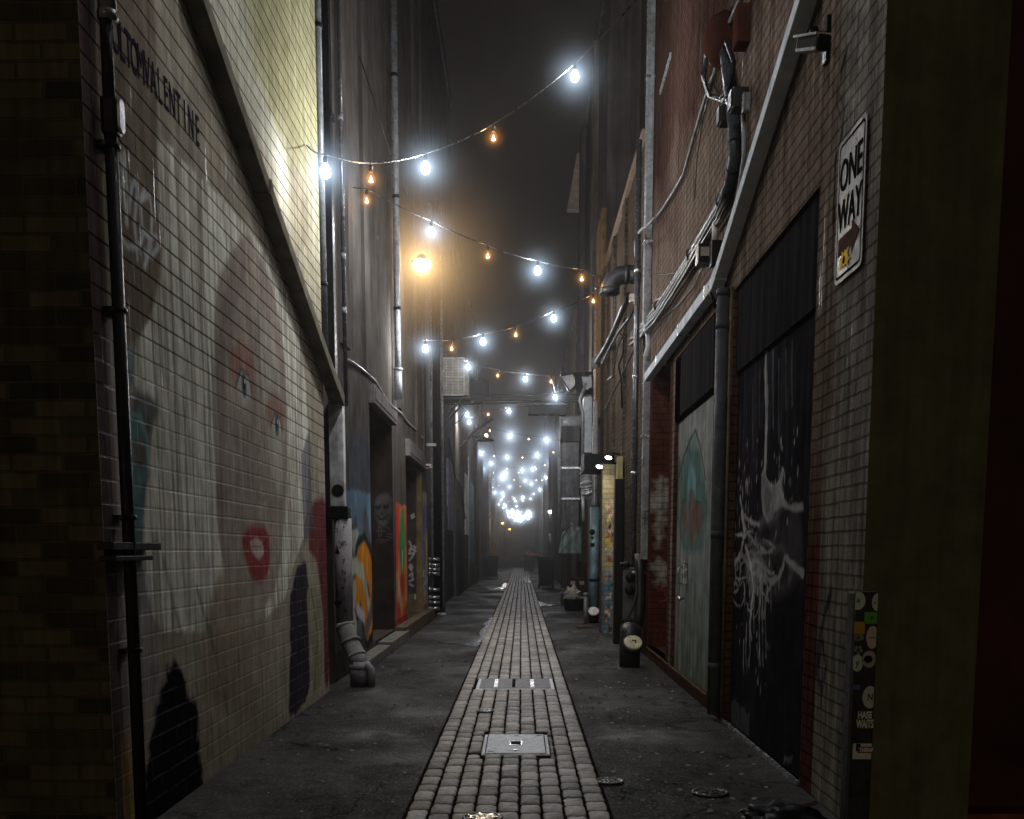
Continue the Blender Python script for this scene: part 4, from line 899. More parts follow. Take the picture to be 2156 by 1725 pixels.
festoon('unseen overhead string of two white bulbs added to light the near alley', [((-.75, 7.1, 6.7), 'W'), ((.95, 7.2, 6.8), 'W')], [(XL, 7.0, 7.3), (XR, 7.3, 7.4)])  # unseen string, added for the light on the near walls and ground
festoon('second string of bulbs slanting down to the right, level with the warm wall lamp',
        [(dB(772, 421, 14.4), 'A'), (dB(908, 488, 15.), 'W'), (dB(1027, 538, 15.7), 'A'), (dB(1132, 570, 16.4), 'W'), (dB(1225, 586, 17.2), 'A')],
        [onX(744, 395, X2 + .02), onX(1290, 572, 1.8)])
festoon('third string of bulbs rising to the right below the warm wall lamp',
        [(dB(896, 734, 18.6), 'W'), (dB(951, 733, 19), 'A'), (dB(1017, 719, 19.5), 'W'), (dB(1086, 704, 20.2), 'A'), (dB(1166, 670, 21), 'W'), (dB(1249, 633, 22.5), 'A')],
        [onX(858, 708, X2 + .02), onX(1262, 600, 1.8)])
festoon('string of bulbs passing above the steel cross beam near the louvred cooler',
        [(dB(920, 750, 28), 'A'), (dB(986, 773, 28.5), 'W'), (dB(1048, 790, 29), 'A'), (dB(1106, 798, 29), 'W'), (dB(1160, 803, 29), 'A'), (dB(1169, 836, 30), 'W')],
        [onX(905, 735, -2.28), onX(1240, 800, 1.85)])
# further strings, read off the photo and placed at a common hanging height
far = [('W', *q) for q in ((983, 873), (988, 889), (1072, 866), (1074, 918), (1151, 927), (1199, 942), (1013, 955), (1068, 963), (1131, 959), (1160, 975), (1034, 976), (1015, 988), (1065, 996), (1058, 1006), (1100, 990), (1121, 988), (1059, 1005), (1030, 1017), (1073, 1025), (1106, 1012), (1119, 1019), (1150, 1006), (1137, 1031), (1124, 1040), (1117, 1050), (1042, 1037), (1058, 1039), (1060, 1045), (1056, 1052), (1050, 1062), (1082, 1050), (1086, 1055), (1100, 1046), (1102, 1048), (1099, 1051), (1062, 1062), (1065, 1065), (1060, 1069), (1067, 1075), (1081, 1075), (1088, 1066), (1090, 1076), (1090, 1081), (1094, 1080), (1069, 1080), (1074, 1078), (1093, 1084), (1088, 1087), (1079, 1086), (1070, 1086), (1073, 1089), (1080, 1090), (1099, 1090), (1104, 1091), (1100, 1095), (1087, 1093), (1084, 1096), (1108, 1086), (1109, 1080), (1112, 1078), (1114, 1077), (1117, 1080), (1113, 1083), (1115, 1085), (1118, 1087), (1103, 1087), (1112, 1093), (1095, 1094), (1091, 1097), (1078, 1080), (1083, 1082), (1096, 1098))]
far += [('A', *q) for q in ((1028, 872), (1031, 906), (1113, 924), (1001, 956), (1040, 960), (1100, 963), (1165, 952), (1147, 979), (1067, 987), (1039, 995), (1092, 995), (1129, 987), (1082, 1010), (1038, 1026), (1051, 1022), (1095, 1024), (1129, 1011), (1141, 1011), (1145, 1026), (1043, 1045), (1078, 1045), (1119, 1041), (1053, 1057), (1071, 1055), (1101, 1055), (1078, 1071), (1098, 1077))]
bands = [(840, 895, 38, 'string of bulbs just beyond the steel cross beam'), (895, 945, 47, 'string of bulbs level with the silver duct elbow'), (945, 969, 57, 'string of bulbs crossing above the twin floodlights in the photo, with five amber bulbs'), (969, 992, 67, 'sixth of the foggy strings, just below the floodlights in height'), (992, 1015, 77, 'wide string of bulbs well down the alley above the pale poles'), (1015, 1040, 86, 'far string of bulbs dipping in the middle of the alley'), (1040, 1060, 94, 'small far string of bulbs near the bright cluster'), (1060, 1082, 100, 'upper half of the dense bright bulb cluster at the alley end'), (1082, 1110, 105, 'lowest bulbs of the dense bright cluster at the alley end')]
for y0, y1, Y, lab in bands:
    bs = sorted([b for b in far if y0 <= b[2] < y1], key=lambda b: b[1])
    pts = [(dB(x, y, Y + .25 * math.sin(i * 2.1)), k) for i, (k, x, y) in enumerate(bs)]
    zl = max(p.z for p, k in pts) + .35
    festoon(lab, pts, [(-2.2, Y, zl), (1.82, Y, zl)], thick=.006, group='festoon strings fading into the fog', light_a=Y < 45, s=1.0 if Y < 80 else (.8 if Y < 94 else .72), simple=True, pw=.22 if Y < 50 else (.13 if Y < 80 else (.1 if Y < 95 else .08)))
# warm wall lamp on the left wall
def bulkhead(c, dirx, name, label, col, power, vis, s=1.):
    t = thing(name, label, 'wall lamp', c); c = Vector(c)
    mb = MB(); mb.tube([c - Vector((dirx * .18, 0, -.05)), c - Vector((dirx * .05, 0, -.02)), c + Vector((0, 0, .08 * s))], .018, 8); mb.lathe([(.05 * s, .05 * s), (.075 * s, .06 * s), (.05 * s, .11 * s), (.01, .13 * s)], c, (0, 0, 1), 14); mb.build('bracket', m_black, t)
    mb = MB(); mb.lathe([(0, -.1 * s), (.08 * s, -.08 * s), (.12 * s, -.02 * s), (.1 * s, .04 * s), (.05 * s, .055 * s)], c, (0, 0, 1), 16); mb.build('globe', emat(name + '_glow_%g' % vis, col, vis, clear=True), t)
    lamp('lamp_light', c, power, col, .06 * s, t); return t
wl_ = onX(888, 556, X2 + .42)
wlamp = bulkhead(wl_, 1, 'wall_lamp', 'warm glowing globe lamp high on the grey rendered wall', (1., .72, .38), 130., 14., 1.35)
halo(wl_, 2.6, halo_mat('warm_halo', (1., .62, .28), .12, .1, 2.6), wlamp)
for x, y, Yd in ((1058, 1101, 70), (1073, 1114, 88)):
    q = onY(x, y, Yd)
    bulkhead(q, 1, 'wall_lamp', 'small orange wall lamp far down the left side, the ' + ('higher and nearer' if x < 1065 else 'lower and further') + ' of the two', (1., .5, .08), 20., 3., .8)
q = onY(1158.5, 1077, 65.9)
bulkhead(q, -1, 'wall_lamp', 'small white lamp on a thin pole on the right before the bright cluster', (.85, .9, 1.), 8., 8., 1.1)
# fog, thin close by and thicker further down the alley
for y0, y1, k, lab in ((-14, 20, .2, 'thin grey night fog over the near end of the alley'), (20, 42, .55, 'thicker grey fog around the steel beam and cooler'), (42, 215, 1.25, 'dense pale fog swallowing the far half of the alley')):
    mb = MB(); mb.b2((-40 + k, y0 + .01, -.5 - k * .1), (40 - k, y1 - .01, 24 + k * .1))
    fm = bpy.data.materials.new('fog_volume'); fm.use_nodes = True; ft = fm.node_tree
    for nd in list(ft.nodes): ft.nodes.remove(nd)
    fo_ = ft.nodes.new('ShaderNodeOutputMaterial')
    v1 = ft.nodes.new('ShaderNodeVolumeScatter'); v1.inputs['Density'].default_value = .0014 * k; v1.inputs['Anisotropy'].default_value = .2; v1.inputs['Color'].default_value = (1., .94, .87, 1)
    v2 = ft.nodes.new('ShaderNodeVolumeScatter'); v2.inputs['Density'].default_value = .0026 * k; v2.inputs['Anisotropy'].default_value = .9
    ad = ft.nodes.new('ShaderNodeAddShader'); ft.links.new(v1.outputs[0], ad.inputs[0]); ft.links.new(v2.outputs[0], ad.inputs[1]); ft.links.new(ad.outputs[0], fo_.inputs['Volume'])
    tag(mb.build('fog', fm), lab, 'fog', kind='stuff')
# ================================================================== LEFT WALL FITTINGS
XC = XL + .055; YC = onX(259, 862, XC).y
t = thing('electrical_conduit', 'dark vertical conduit near the left corner with a pale oval inspection cover', 'conduit', (XC, YC, 0))
zj0, zj1 = onX(240, 293, XC).z, onX(236, 213, XC).z; zs = onX(233, 52, XC).z
mb = MB(); mb.tube([(XC, YC, 0), (XC, YC, zj0 + .02)], .033, 12); mb.tube([(XC, YC, zj1 - .02), (XC, YC, zs + .02)], .03, 12); mb.build('pipe', m_pipe_dark, t)
mb = MB(); mb.tube([(XC + .01, YC, zs), (XC + .01, YC, zs + 3.)], .045, 12); mb.lathe([(.05, 0), (.05, .04)], (XC + .01, YC, zs - .01)); mb.build('sleeve', m_pipe_grey, t)
mb = MB(); mb.box((XC + .005, YC, (zj0 + zj1) / 2), (.085, .085, zj1 - zj0), .02)
jb = mb.build('junction_box', m_pipe_dark, t)
mb = MB(); pr = [(math.cos(a) * .035, math.sin(a) * .035) for a in [i * math.pi / 12 for i in range(13)]]; hh = (zj1 - zj0) / 2 - .045; zc_ = (zj0 + zj1) / 2
ov = [(XC + .05, YC + q[0], zc_ + hh + q[1]) for q in pr] + [(XC + .05, YC - q[0], zc_ - hh - q[1]) for q in pr]; mb.slab(ov, (1, 0, 0), .014); mb.build('cover', mat('pale_grey_cover', (.45, .45, .47), .35, .3), jb)
zb = onX(270, 1150, XC).z
mb = MB(); mb.b2((XL, YC - .3, zb - .02), (XC + .03, YC + .42, zb + .02), .004); mb.b2((XL + .01, YC - .3, zb - .075), (XC + .04, YC + .25, zb - .05), .004); mb.build('bracket', m_black, t)
for dz in (.15, -.55, 1.2, 2.):
    mb = MB(); mb.lathe([(.045, -.012), (.045, .012)], (XC, YC, zb + dz), n=12); mb.b2((XL - .002, YC - .07, zb + dz - .011), (XC, YC + .07, zb + dz + .011)); mb.build('clip', m_black, t)

# box downpipe that rakes down the mural wall, then drops and kicks out at the foot
XP = XL + .068
t = thing('downpipe', 'boxy downpipe raking down across the mural wall, then dropping to a grey kicked foot', 'downpipe', (XL, 12.4, 0))
A, B, C_ = onX(398, -45, XP), onX(553, 398, XP), onX(700, 812, XP)
mb = MB(); mb.bar(A, B, .11, .125, up=(1, 0, 0), bev=.006); mb.build('raking_run', mat('olive_box_pipe', (.18, .168, .125), .4, 0, streak=.15, scale=4), t)
mb = MB(); mb.bar(B, C_, .115, .135, up=(1, 0, 0), bev=.006); mb.build('raking_run', mat('olive_box_pipe'), t)
mb = MB(); d = (C_ - B).normalized(); mb.bar(B - d * .03, B + d * .05, .13, .15, up=(1, 0, 0), bev=.004); mb.build('collar', mat('olive_box_pipe'), t)
Yb = 12.42; xa, xb = onY(693, 960, Yb).x, onY(723, 960, Yb).x; xm = (xa + xb) / 2; zt = onY(708, 838, Yb).z; zk = onY(708, 1066, Yb).z
mb = MB(); mb.b2((xa, Yb, zk), (xb, Yb + .16, zt + .03), .008); mb.build('box_section', m_white_pipe, t)
mb = MB(); mb.bar(C_ - d * .05, Vector((xm + .02, Yb + .07, zt - .02)), .13, .15, up=(1, 0, 0), bev=.006); mb.build('elbow', mat('olive_box_pipe'), t)
mb = MB(); mb.lathe([(.0, 0), (.07, 0), (.07, .003), (0, .003)], onY(711, 1033, Yb - .001), (0, -1, 0), 24, smooth=False); mb.build('round_sticker', m_letter, t)
mb = MB(); mb.b2((xa - .045, Yb - .045, onY(708, 1093, Yb).z), (xb + .045, Yb + .2, zk), .012); mb.build('collar', m_black, t)
z1, z2, z3 = onY(720, 1093, Yb).z, onY(720, 1318, Yb).z, onY(755, 1392, Yb - .1).z
xr = onY(722, 1200, Yb).x; xf = onY(755, 1420, Yb - .15).x; Yp = Yb + .06; Yf = Yb - .12
mb = MB(); mb.tube([(xr, Yp, z1 + .01), (xr, Yp, z2)], .098, 18); mb.build('round_section', mat('grey_round_pipe', (.4, .39, .39), .42, 0, streak=.2, scale=5, dirt=(.17, .16, .15)), t)
mb = MB(); mb.tube([(xr, Yp, z2 + .03), (xr + .01, Yp - .01, z2 - .05), (xr + .06, Yp - .06, z2 - .18), (xf - .05, Yf + .05, z3 + .1), (xf - .01, Yf + .01, z3 + .02), (xf, Yf, z3 - .06)], .106, 18); mb.build('elbow', mat('grey_round_pipe'), t)
mb = MB(); mb.tube([(xf, Yf, z3), (xf, Yf, .01)], .104, 18); mb.lathe([(.112, 0), (.112, .05)], (xf, Yf, z3 - .08), n=18); mb.lathe([(.112, 0), (.112, .03)], (xf, Yf, .2), n=18); mb.build('shoe', mat('grey_round_pipe'), t)
for f_ in (.03, .45, .85):
    mb = MB(); q = Vector((xr, Yp, z2)).lerp(Vector((xf, Yf, z3)), f_); mb.lathe([(.113, -.012), (.113, .012)], q, (xf - xr, Yf - Yp, z3 - z2), 18); mb.build('seam_band', mat('grey_round_pipe'), t)
qx = onY(781, 1415, Yf).x
mb = MB(); mb.tube([(xf + .03, Yf - .02, .24), (qx - .04, Yf - .03, .25), (qx, Yf - .03, .2), (qx, Yf - .03, .0)], .05, 12); mb.build('overflow_spout', mat('grey_round_pipe'), t)
for body, x, y, s_ in (('D', 708, 1117, .075), ('NPL', 722, 1144, .07), ('a', 724, 1108, .06), ('A', 709, 1153, .08), ('P', 724, 1182, .07), ('N', 724, 1205, .08), ('S', 726, 1222, .07), ('\u25b2', 710, 1160, .07), ('P', 722, 1240, .07), ('N', 722, 1262, .08), ('\u2665', 712, 1270, .1), ('n', 727, 1285, .09)):
    a = onY(x, y, Yp - .101); mb = MB()
    if body == '\u25b2': mb.slab([a + Vector((-.03, 0, -.03)), a + Vector((.03, 0, -.035)), a + Vector((0, 0, .05))], (0, -1, 0), .002)
    elif body == '\u2665': mb.slab([a + Vector((-.05, 0, .01)), a + Vector((-.03, 0, -.03)), a + Vector((.0, 0, -.05)), a + Vector((.03, 0, -.02)), a + Vector((.05, 0, .025)), a + Vector((0, 0, .015)), a + Vector((-.02, 0, .04))], (0, -1, 0), .002)
    else: mb.text(body, s_, a, (1, 0, 0), (0, 0, 1), sx=.8)
    mb.build('scrawl', m_letter, t)
# pipes in the gap between the two left buildings
t = thing('downpipe', 'slim grey pipe rising in the dark gap beyond the mural wall', 'downpipe', (-2.1, 12.1, 0))
q0, q1 = onX(672, 700, -2.12), onX(672, 0, -2.12)
mb = MB(); mb.tube([(-2.14, 12.0, 3.5), (-2.14, 12.0, 11.5)], .04, 12); mb.build('pipe', m_pipe_grey, t)
for z in (4.4, 5.6, 7.0):
    mb = MB(); mb.lathe([(.052, -.02), (.052, .02)], (-2.14, 12.0, z), n=12); mb.build('clip', m_black, t)
t = thing('downpipe', 'black square pipe beside the slim grey one in the dark gap', 'downpipe', (-2.1, 12.3, 0))
mb = MB(); mb.b2((-2.16, 12.25, zt + .1), (-2.07, 12.4, 12), .006); mb.build('pipe', m_black, t)
mb = MB(); mb.b2((-2.18, 12.23, 6.2), (-2.05, 12.42, 6.27), .004); mb.build('clip', m_black, t)
t = thing('cable_conduit', 'shiny thin conduit on the near edge of the grey rendered building', 'conduit', (-2.1, 12.75, 0))
xq = onY(727, 770, 12.8).x
mb = MB(); mb.tube([(xq, 12.8, onY(727, 855, 12.8).z), (xq, 12.8, 11)], .022, 10); mb.build('pipe', mat('gloss_dark_pipe', (.1, .1, .11), .15, .6), t)
for z in (4.3, 4.9, 6.4): mb = MB(); mb.lathe([(.03, -.03), (.03, .03)], (xq, 12.8, z), n=10); mb.build('coupling', m_pipe_grey, t)
mb = MB(); mb.tube([onX(x, y, X2 + dx) for x, y, dx in ((729, 756, .06), (744, 763, .03), (760, 775, .025), (775, 788, .025), (790, 802, .025), (800, 819, .02), (812, 838, .03), (825, 855, .1), (835, 862, .1), (845, 870, .03), (856, 886, .025), (866, 897, .025), (876, 905, .02), (884, 916, .02), (893, 924, .02))], .017, 8)
tag(mb.build('slack_cable', mat('pale_cable', (.3, .29, .28), .3, .2)), 'pale slack cable drooping along the grey rendered wall above the doorways', 'cable')
t = thing('downpipe', 'round grey downpipe ending above the pier between the two left doorways', 'downpipe', (-2.1, 18.7, 0))
zb_ = onX(846, 850, -2.1).z
mb = MB(); mb.tube([(-2.1, 18.75, zb_ + .5), (-2.1, 18.75, 14.6)], .055, 14); mb.build('pipe', m_pipe_grey, t)
mb = MB(); mb.tube([(-2.1, 18.75, zb_), (-2.1, 18.75, zb_ + .5)], .068, 14); mb.lathe([(.085, -.02), (.085, .02)], (-2.1, 18.75, zb_ + .5), n=14); mb.build('lower_sleeve', m_pipe_grey, t)
for z in (5.6, 7.4, 9.3): mb = MB(); mb.lathe([(.066, -.025), (.066, .025)], (-2.1, 18.75, z), n=14); mb.build('clip', m_black, t)
mb = MB(); mb.tube([onX(758, 120, X2 + .05) + Vector((0, 0, 0)), onX(790, 220, X2 + .3), onX(822, 325, X2 + .12)], .007, 6); mb.tube([onX(848, 395, X2 + .12), onX(866, 440, X2 + .1), onX(878, 500, X2 + .1), onX(882, 545, X2 + .12)], .007, 6)
tag(mb.build('lamp_wire', m_cable), 'thin wire running down the left wall to the warm globe lamp', 'wire')
q = onX(898, 983, -2.14)
t = thing('security_light', 'small white box light fitting on the last pier of the grey building', 'wall light', q)
mb = MB(); mb.b2((-2.2, q.y - .25, q.z - .05), (-2.02, q.y + .15, q.z + .05), .015); mb.build('housing', m_white, t)
mb = MB(); mb.b2((-2.15, q.y - .262, q.z - .03), (-2.05, q.y - .248, q.z + .005)); mb.build('lens', m_letter, t)
q = onX(906, 943, -2.2); mb = MB(); mb.bar((-2.33, 25.6, q.z), (-2.0, 25.6, q.z), .06, .06); tag(mb.build('pipe_bracket', m_white), 'short white bracket sticking out above the white light fitting', 'bracket')
# dark pole with pipes at the near end of the dark left building
t = thing('service_riser', 'black vertical pipes with stacked silver couplings at the start of the dark left building', 'pipe', (-2.2, 25.9, 0))
for x, r in ((909, .03), (917, .055), (925, .045), (932, .03)):
    qx = onY(x, 1000, 25.9).x; mb = MB(); mb.tube([(qx, 25.9, .2), (qx, 25.9, 9.5)], r, 10); mb.build('pipe', m_black if r > .031 else m_pipe_grey, t)
for ys in ((1177, 1189, 1198, 1207), (1241, 1257, 1268, 1280)):
    for y in ys:
        a, b = onY(902, y, 25.75), onY(926, y + 1, 25.75); mb = MB(); mb.tube([a, b], .045, 10); mb.lathe([(.055, 0), (.055, .06)], a, (b - a), 10); mb.build('coupling', m_galv, t)
q = onZ(931, 1294); mb = MB(); mb.b2((q.x - .16, q.y - .1, .0), (q.x + .06, q.y + .4, .55), .03); mb.b2((q.x - .25, q.y + .1, 0), (q.x - .02, q.y + .5, .9), .03); tag(mb.build('rubbish_bag', m_plastic), 'black rubbish bag slumped below the silver couplings on the left', 'bag')
mb = MB(); mb.box((q.x, q.y - .2, .03), (.2, .12, .05), .01); tag(mb.build('takeaway_box', m_white), 'small white box lying on the asphalt beside the left kerb', 'box')

# louvred cooler on its bracket, cross beam, lamp arm
t = thing('air_conditioner', 'louvred pale air cooler cage mounted high on the left side', 'air conditioner', onY(955, 832, 30))
a, b = onY(928, 832, 30), onY(977, 754, 30)
mb = MB(); mb.b2((a.x, 30.03, a.z), (b.x + .09, 31., b.z), .02); mb.build('casing', mat('beige_casing', (.085, .08, .07), .5), t)
mb = MB()
for i in range(24):
    z = a.z + (b.z - a.z) * (i + .5) / 24; mb.box(((a.x + b.x) / 2, 30.005, z), (b.x - a.x, .03, .016), M=Matrix.Rotation(.5, 3, 'X'))
    mb.box((b.x + .095, 30.5, z), (.02, .9, .016))
mb.build('louvres', mat('pale_louvre', (.2, .19, .17), .5), t)
mb = MB()
for f_ in (0, .25, .5, .75, 1): mb.b2((a.x + (b.x - a.x) * f_ - .012, 29.965, a.z), (a.x + (b.x - a.x) * f_ + .012, 29.985, b.z))
for z in (a.z, (a.z + b.z) / 2, b.z): mb.b2((a.x, 29.96, z - .015), (b.x, 29.98, z + .015))
mb.build('guard', mat('pale_louvre'), t)
for y in (30.1, 30.9):
    mb = MB(); mb.bar((-2.33, y, a.z - .06), (b.x + .15, y, a.z - .06), .06, .06); mb.bar((-2.33, y, a.z - .95), (b.x - .1, y, a.z - .09), .05, .05); mb.build('bracket', m_black, t)
t = thing('overhead_beam', 'dark steel beam spanning the alley below the louvred cooler', 'beam', onY(1080, 838, 32))
z = onY(1080, 838, 32).z
mb = MB(); mb.b2((-2.33, 32, z - .07), (1.9, 32.12, z + .06), .006); mb.build('beam', m_black, t)
mb = MB(); mb.tube([(-2.33, 31.95, z - .2), (-.6, 31.95, z - .15), (1.9, 31.95, z - .12)], .02, 8); mb.tube([(-2.33, 31.9, z + .1), (1.9, 31.93, z + .09)], .015, 8); mb.build('conduit', m_pipe_dark, t)
mb = MB(); c_ = onY(1008, 824, 33); mb.box(c_, (.58, .5, .55), .02); tag(mb.build('vent_box', m_pipe_dark), 'dark vent box behind the louvred cooler over the beam', 'vent')
t = thing('overhead_heater', 'flat dark box hung under the steel beam, its top edge catching light', 'heater', onY(1152, 862, 33))
a, b = onY(1112, 872, 33), onY(1193, 852, 33)
mb = MB(); mb.b2((a.x, 33, a.z), (b.x, 33.5, b.z), .01); mb.build('housing', m_black, t)
mb = MB(); mb.b2((a.x + .5, 32.97, b.z), (b.x + .02, 33.4, b.z + .025)); mb.build('top_flashing', m_galv, t)
for f_ in (.2, .8):
    mb = MB(); mb.tube([(a.x + (b.x - a.x) * f_, 33.1, b.z), (a.x + (b.x - a.x) * f_, 32.2, z + .02)], .015, 6); mb.build('hanger', m_black, t)
t = thing('bracket_lamp', 'lamp with a dark shade on a diagonal arm reaching out from the left', 'lamp', onY(990, 930, 40))
mb = MB(); mb.tube([onY(940, 965, 39), onY(972, 935, 39.5), onY(1005, 905, 40), onY(1038, 880, 40)], .05, 8); mb.tube([onY(930, 878, 36), onY(950, 862, 36), onY(972, 845, 36)], .04, 8); mb.build('arm', m_black, t)
c_ = onY(1022, 925, 40)
mb = MB(); mb.lathe([(.03, .12), (.08, .08), (.32, -.02), (.34, -.06)], c_, (0, 0, 1), 16); mb.tube([c_ + Vector((-.6, 0, .1)), c_ + Vector((0, 0, .12))], .025, 8); mb.build('shade', m_black, t)
mb = MB(); mb.lathe([(0, -.1), (.06, -.06), (.07, 0), (.03, .06)], c_ + Vector((.03, 0, .14)), (0, 0, 1), 10); mb.build('globe', emat('bracket_glow', (1., .75, .4), 3., clear=True), t); lamp('lamp_light', c_ + Vector((.03, 0, .14)), 10, (1, .75, .4), .06, t)
mb = MB(); pp = [onY(x, y, 36) for x, y in ((927, 885), (940, 893), (955, 894), (968, 885), (976, 872))]; mb.tube(pp, .014, 6); tag(mb.build('hanging_cable', m_cable), 'slack cable hanging in a loop under the louvred cooler', 'cable')
mb = MB(); pp = [(-2.26, 34, 5), (-2.2, 36, 4.), (-2.2, 39, 3.9), (-2.18, 42, 2.8)]; mb.tube(pp, .03, 6); tag(mb.build('hanging_cable', m_cable), 'thick black cable sagging along the far left wall past the lavender panel', 'cable')
for x, Y, z0, z1, r, lab in ((1031, 70, 1.1, 6.5, .06, 'pale slim downpipe on the far left wall above the wheelie bin'), (985, 46, .2, 5.5, .06, 'shiny grey pipe beside the white window on the far left wall')):
    q = onY(x, 1080, Y); t = thing('downpipe', lab, 'downpipe', (q.x, Y, 0)); mb = MB(); mb.tube([(q.x, Y, z0), (q.x, Y, z1)], r, 10); mb.build('pipe', m_white_pipe, t)
    for z in (z0 + 1, (z0 + z1) / 2, z1 - .3): mb = MB(); mb.lathe([(r * 1.3, -.04), (r * 1.3, .04)], (q.x, Y, z), n=10); mb.build('clip', m_galv, t)

# ================================================================== RIGHT WALL FITTINGS
XS = XR - .012
t = thing('road_sign', 'weathered white ONE WAY sign with an arrow, fixed on the brick by the right corner', 'sign', (XS, 6.34, 3.5))
tl, tr, br_, bl = onX(1767, 310, XS), onX(1825, 243, XS), onX(1818, 548, XS), onX(1760, 585, XS)
y1, y0 = (tl.y + bl.y) / 2, (tr.y + br_.y) / 2; zB, zT = 3.085, 3.875; yc, zc_ = (y0 + y1) / 2, (zB + zT) / 2; SW, SH = y1 - y0, zT - zB
def rrect(w_, h_, r, x, n=6):
    o_ = []
    for sx, sz, a0 in ((1, 1, 0), (-1, 1, 90), (-1, -1, 180), (1, -1, 270)):
        for i in range(n + 1):
            a = math.radians(a0 + 90 * i / n); o_.append((x, yc + sx * (w_ / 2 - r) + r * math.cos(a), zc_ + sz * (h_ / 2 - r) + r * math.sin(a)))
    return o_
mb = MB(); mb.slab(rrect(SW, SH, .045, XS), (-1, 0, 0), .004); mb.build('plate', mat('sign_white', (.125, .127, .118), .35, 0, scale=3, dirt=(.3, .29, .26), spec=.02), t)
mb = MB(); A_ = rrect(SW - .045, SH - .045, .035, XS - .0055); B_ = rrect(SW - .075, SH - .075, .022, XS - .0055); n = len(A_); mb.add(A_ + B_, [(i, (i + 1) % n, n + (i + 1) % n, n + i) for i in range(n)]); mb.build('border', m_letter, t)
mb = MB(); mb.text('ONE', .245, (XS - .006, yc, zT - .215), (0, -1, 0), (0, 0, 1), sx=.8, bold=.002); mb.text('WAY', .245, (XS - .006, yc, zT - .435), (0, -1, 0), (0, 0, 1), sx=.76, bold=.002); mb.build('lettering', m_letter, t)
def sy(a, b): return (XS - .0055, yc - a, zc_ + b)
mb = MB(); mb.slab([sy(*q) for q in ((-.19, -.245), (.06, -.245), (.06, -.285), (.2, -.195), (.06, -.105), (.06, -.15), (-.19, -.15))], (-1, 0, 0), .002); mb.build('arrow', mat('faded_arrow', (.09, .055, .045), .5, spec=0.), t)
mb = MB(); pts_ = []
for i in range(22):
    a = i * 2 * math.pi / 22; r = (.055 if i % 2 else .035) * random.uniform(.8, 1.3); pts_.append(sy(-.06 + 1.9 * r * math.cos(a), -.29 + r * math.sin(a)))
mb.slab([(p_[0] - .003, p_[1], p_[2]) for p_ in pts_], (-1, 0, 0), .001); st_ = mb.build('sticker', mat('yellow_sticker', (.95, .6, .1), .3), t)
mb = MB(); mb.lathe([(0, 0), (.022, 0), (.022, .001), (0, .001)], (XS - .0097, yc + .06, zc_ - .29), (-1, 0, 0), 10); mb.build('sticker_print', m_letter, st_)
for z in (zT - .035, zB + .04): mb = MB(); mb.lathe([(0, .006), (.008, .004), (.009, 0)], (XS - .004, yc, z), (-1, 0, 0), 8); mb.build('bolt', m_galv, t)

# pale box gutter pipe: level run then raking up to the front corner
XG2 = XR - .075
t = thing('gutter_pipe', 'pale square pipe running level over the doors, then raking up the brick wall', 'pipe', onX(1362, 793, XG2))
a, b, c_ = onX(1364, 795, XG2), onX(1513, 570, XG2), onX(1706, -30, XG2)
b.z = a.z
m_bp = mat('bluish_pipe_paint', (.55, .59, .63), .38, 0, streak=.12, scale=5, dirt=(.4, .42, .42))
mb = MB(); mb.bar(a, b, .1, .11, bev=.006); mb.build('level_run', m_bp, t)
mb = MB(); mb.bar(b, c_, .1, .11, up=(1, 0, 0), bev=.006); mb.build('raking_run', m_bp, t)
d = (c_ - b).normalized(); mb = MB(); mb.bar(b - Vector((0, -.06, 0)), b + d * .12, .112, .122, bev=.004); mb.build('elbow', m_bp, t)
for f_ in (.08, .4, .75): q = b.lerp(a, f_); mb = MB(); mb.b2((q.x - .058, q.y - .02, q.z - .062), (XR + .004, q.y + .02, q.z + .062), .003); mb.build('strap', m_galv, t)
# slim downpipe between the doors
qy = onX(1514, 1000, XR - .07).y
t = thing('downpipe', 'dark grey round downpipe between the black splash door and the green door', 'downpipe', (XR - .07, qy, 0))
ztop = onX(1515, 622, XR - .07).z
mb = MB(); mb.tube([(XR - .07, qy, .05), (XR - .07, qy, ztop)], .056, 14); mb.build('pipe', mat('slate_pipe', (.06, .066, .075), .35, .1, streak=.2), t)
for z in (ztop - .02, ztop - .3, 1.7, .5): mb = MB(); mb.lathe([(.063, -.03), (.063, .03)], (XR - .07, qy, z), n=14); mb.build('coupling', mat('slate_pipe'), t)
mb = MB(); mb.tube([(XR - .02, qy - .13, 0), (XR - .02, qy - .13, ztop)], .012, 8); mb.build('side_conduit', m_wood, t)
for z, col in ((onX(1497, 1098, XR).z, (.3, .32, .33)), (onX(1497, 1125, XR).z, (.2, .24, .3)), (onX(1497, 1155, XR).z, (.45, .1, .04)), (onX(1497, 1185, XR).z, (.05, .22, .08))):
    mb = MB(); mb.b2((XR - .004, qy + .1, z - .06), (XR - .001, qy + .3, z + .06)); tag(mb.build('sticker', mat('sticker_%g' % col[0], col, .4)), {.3: 'pale sticker, topmost on the brick between the doors', .2: 'bluish sticker below the pale one between the doors', .45: 'orange red sticker between the doors', .05: 'green sticker, lowest one between the doors'}[col[0]], 'sticker')
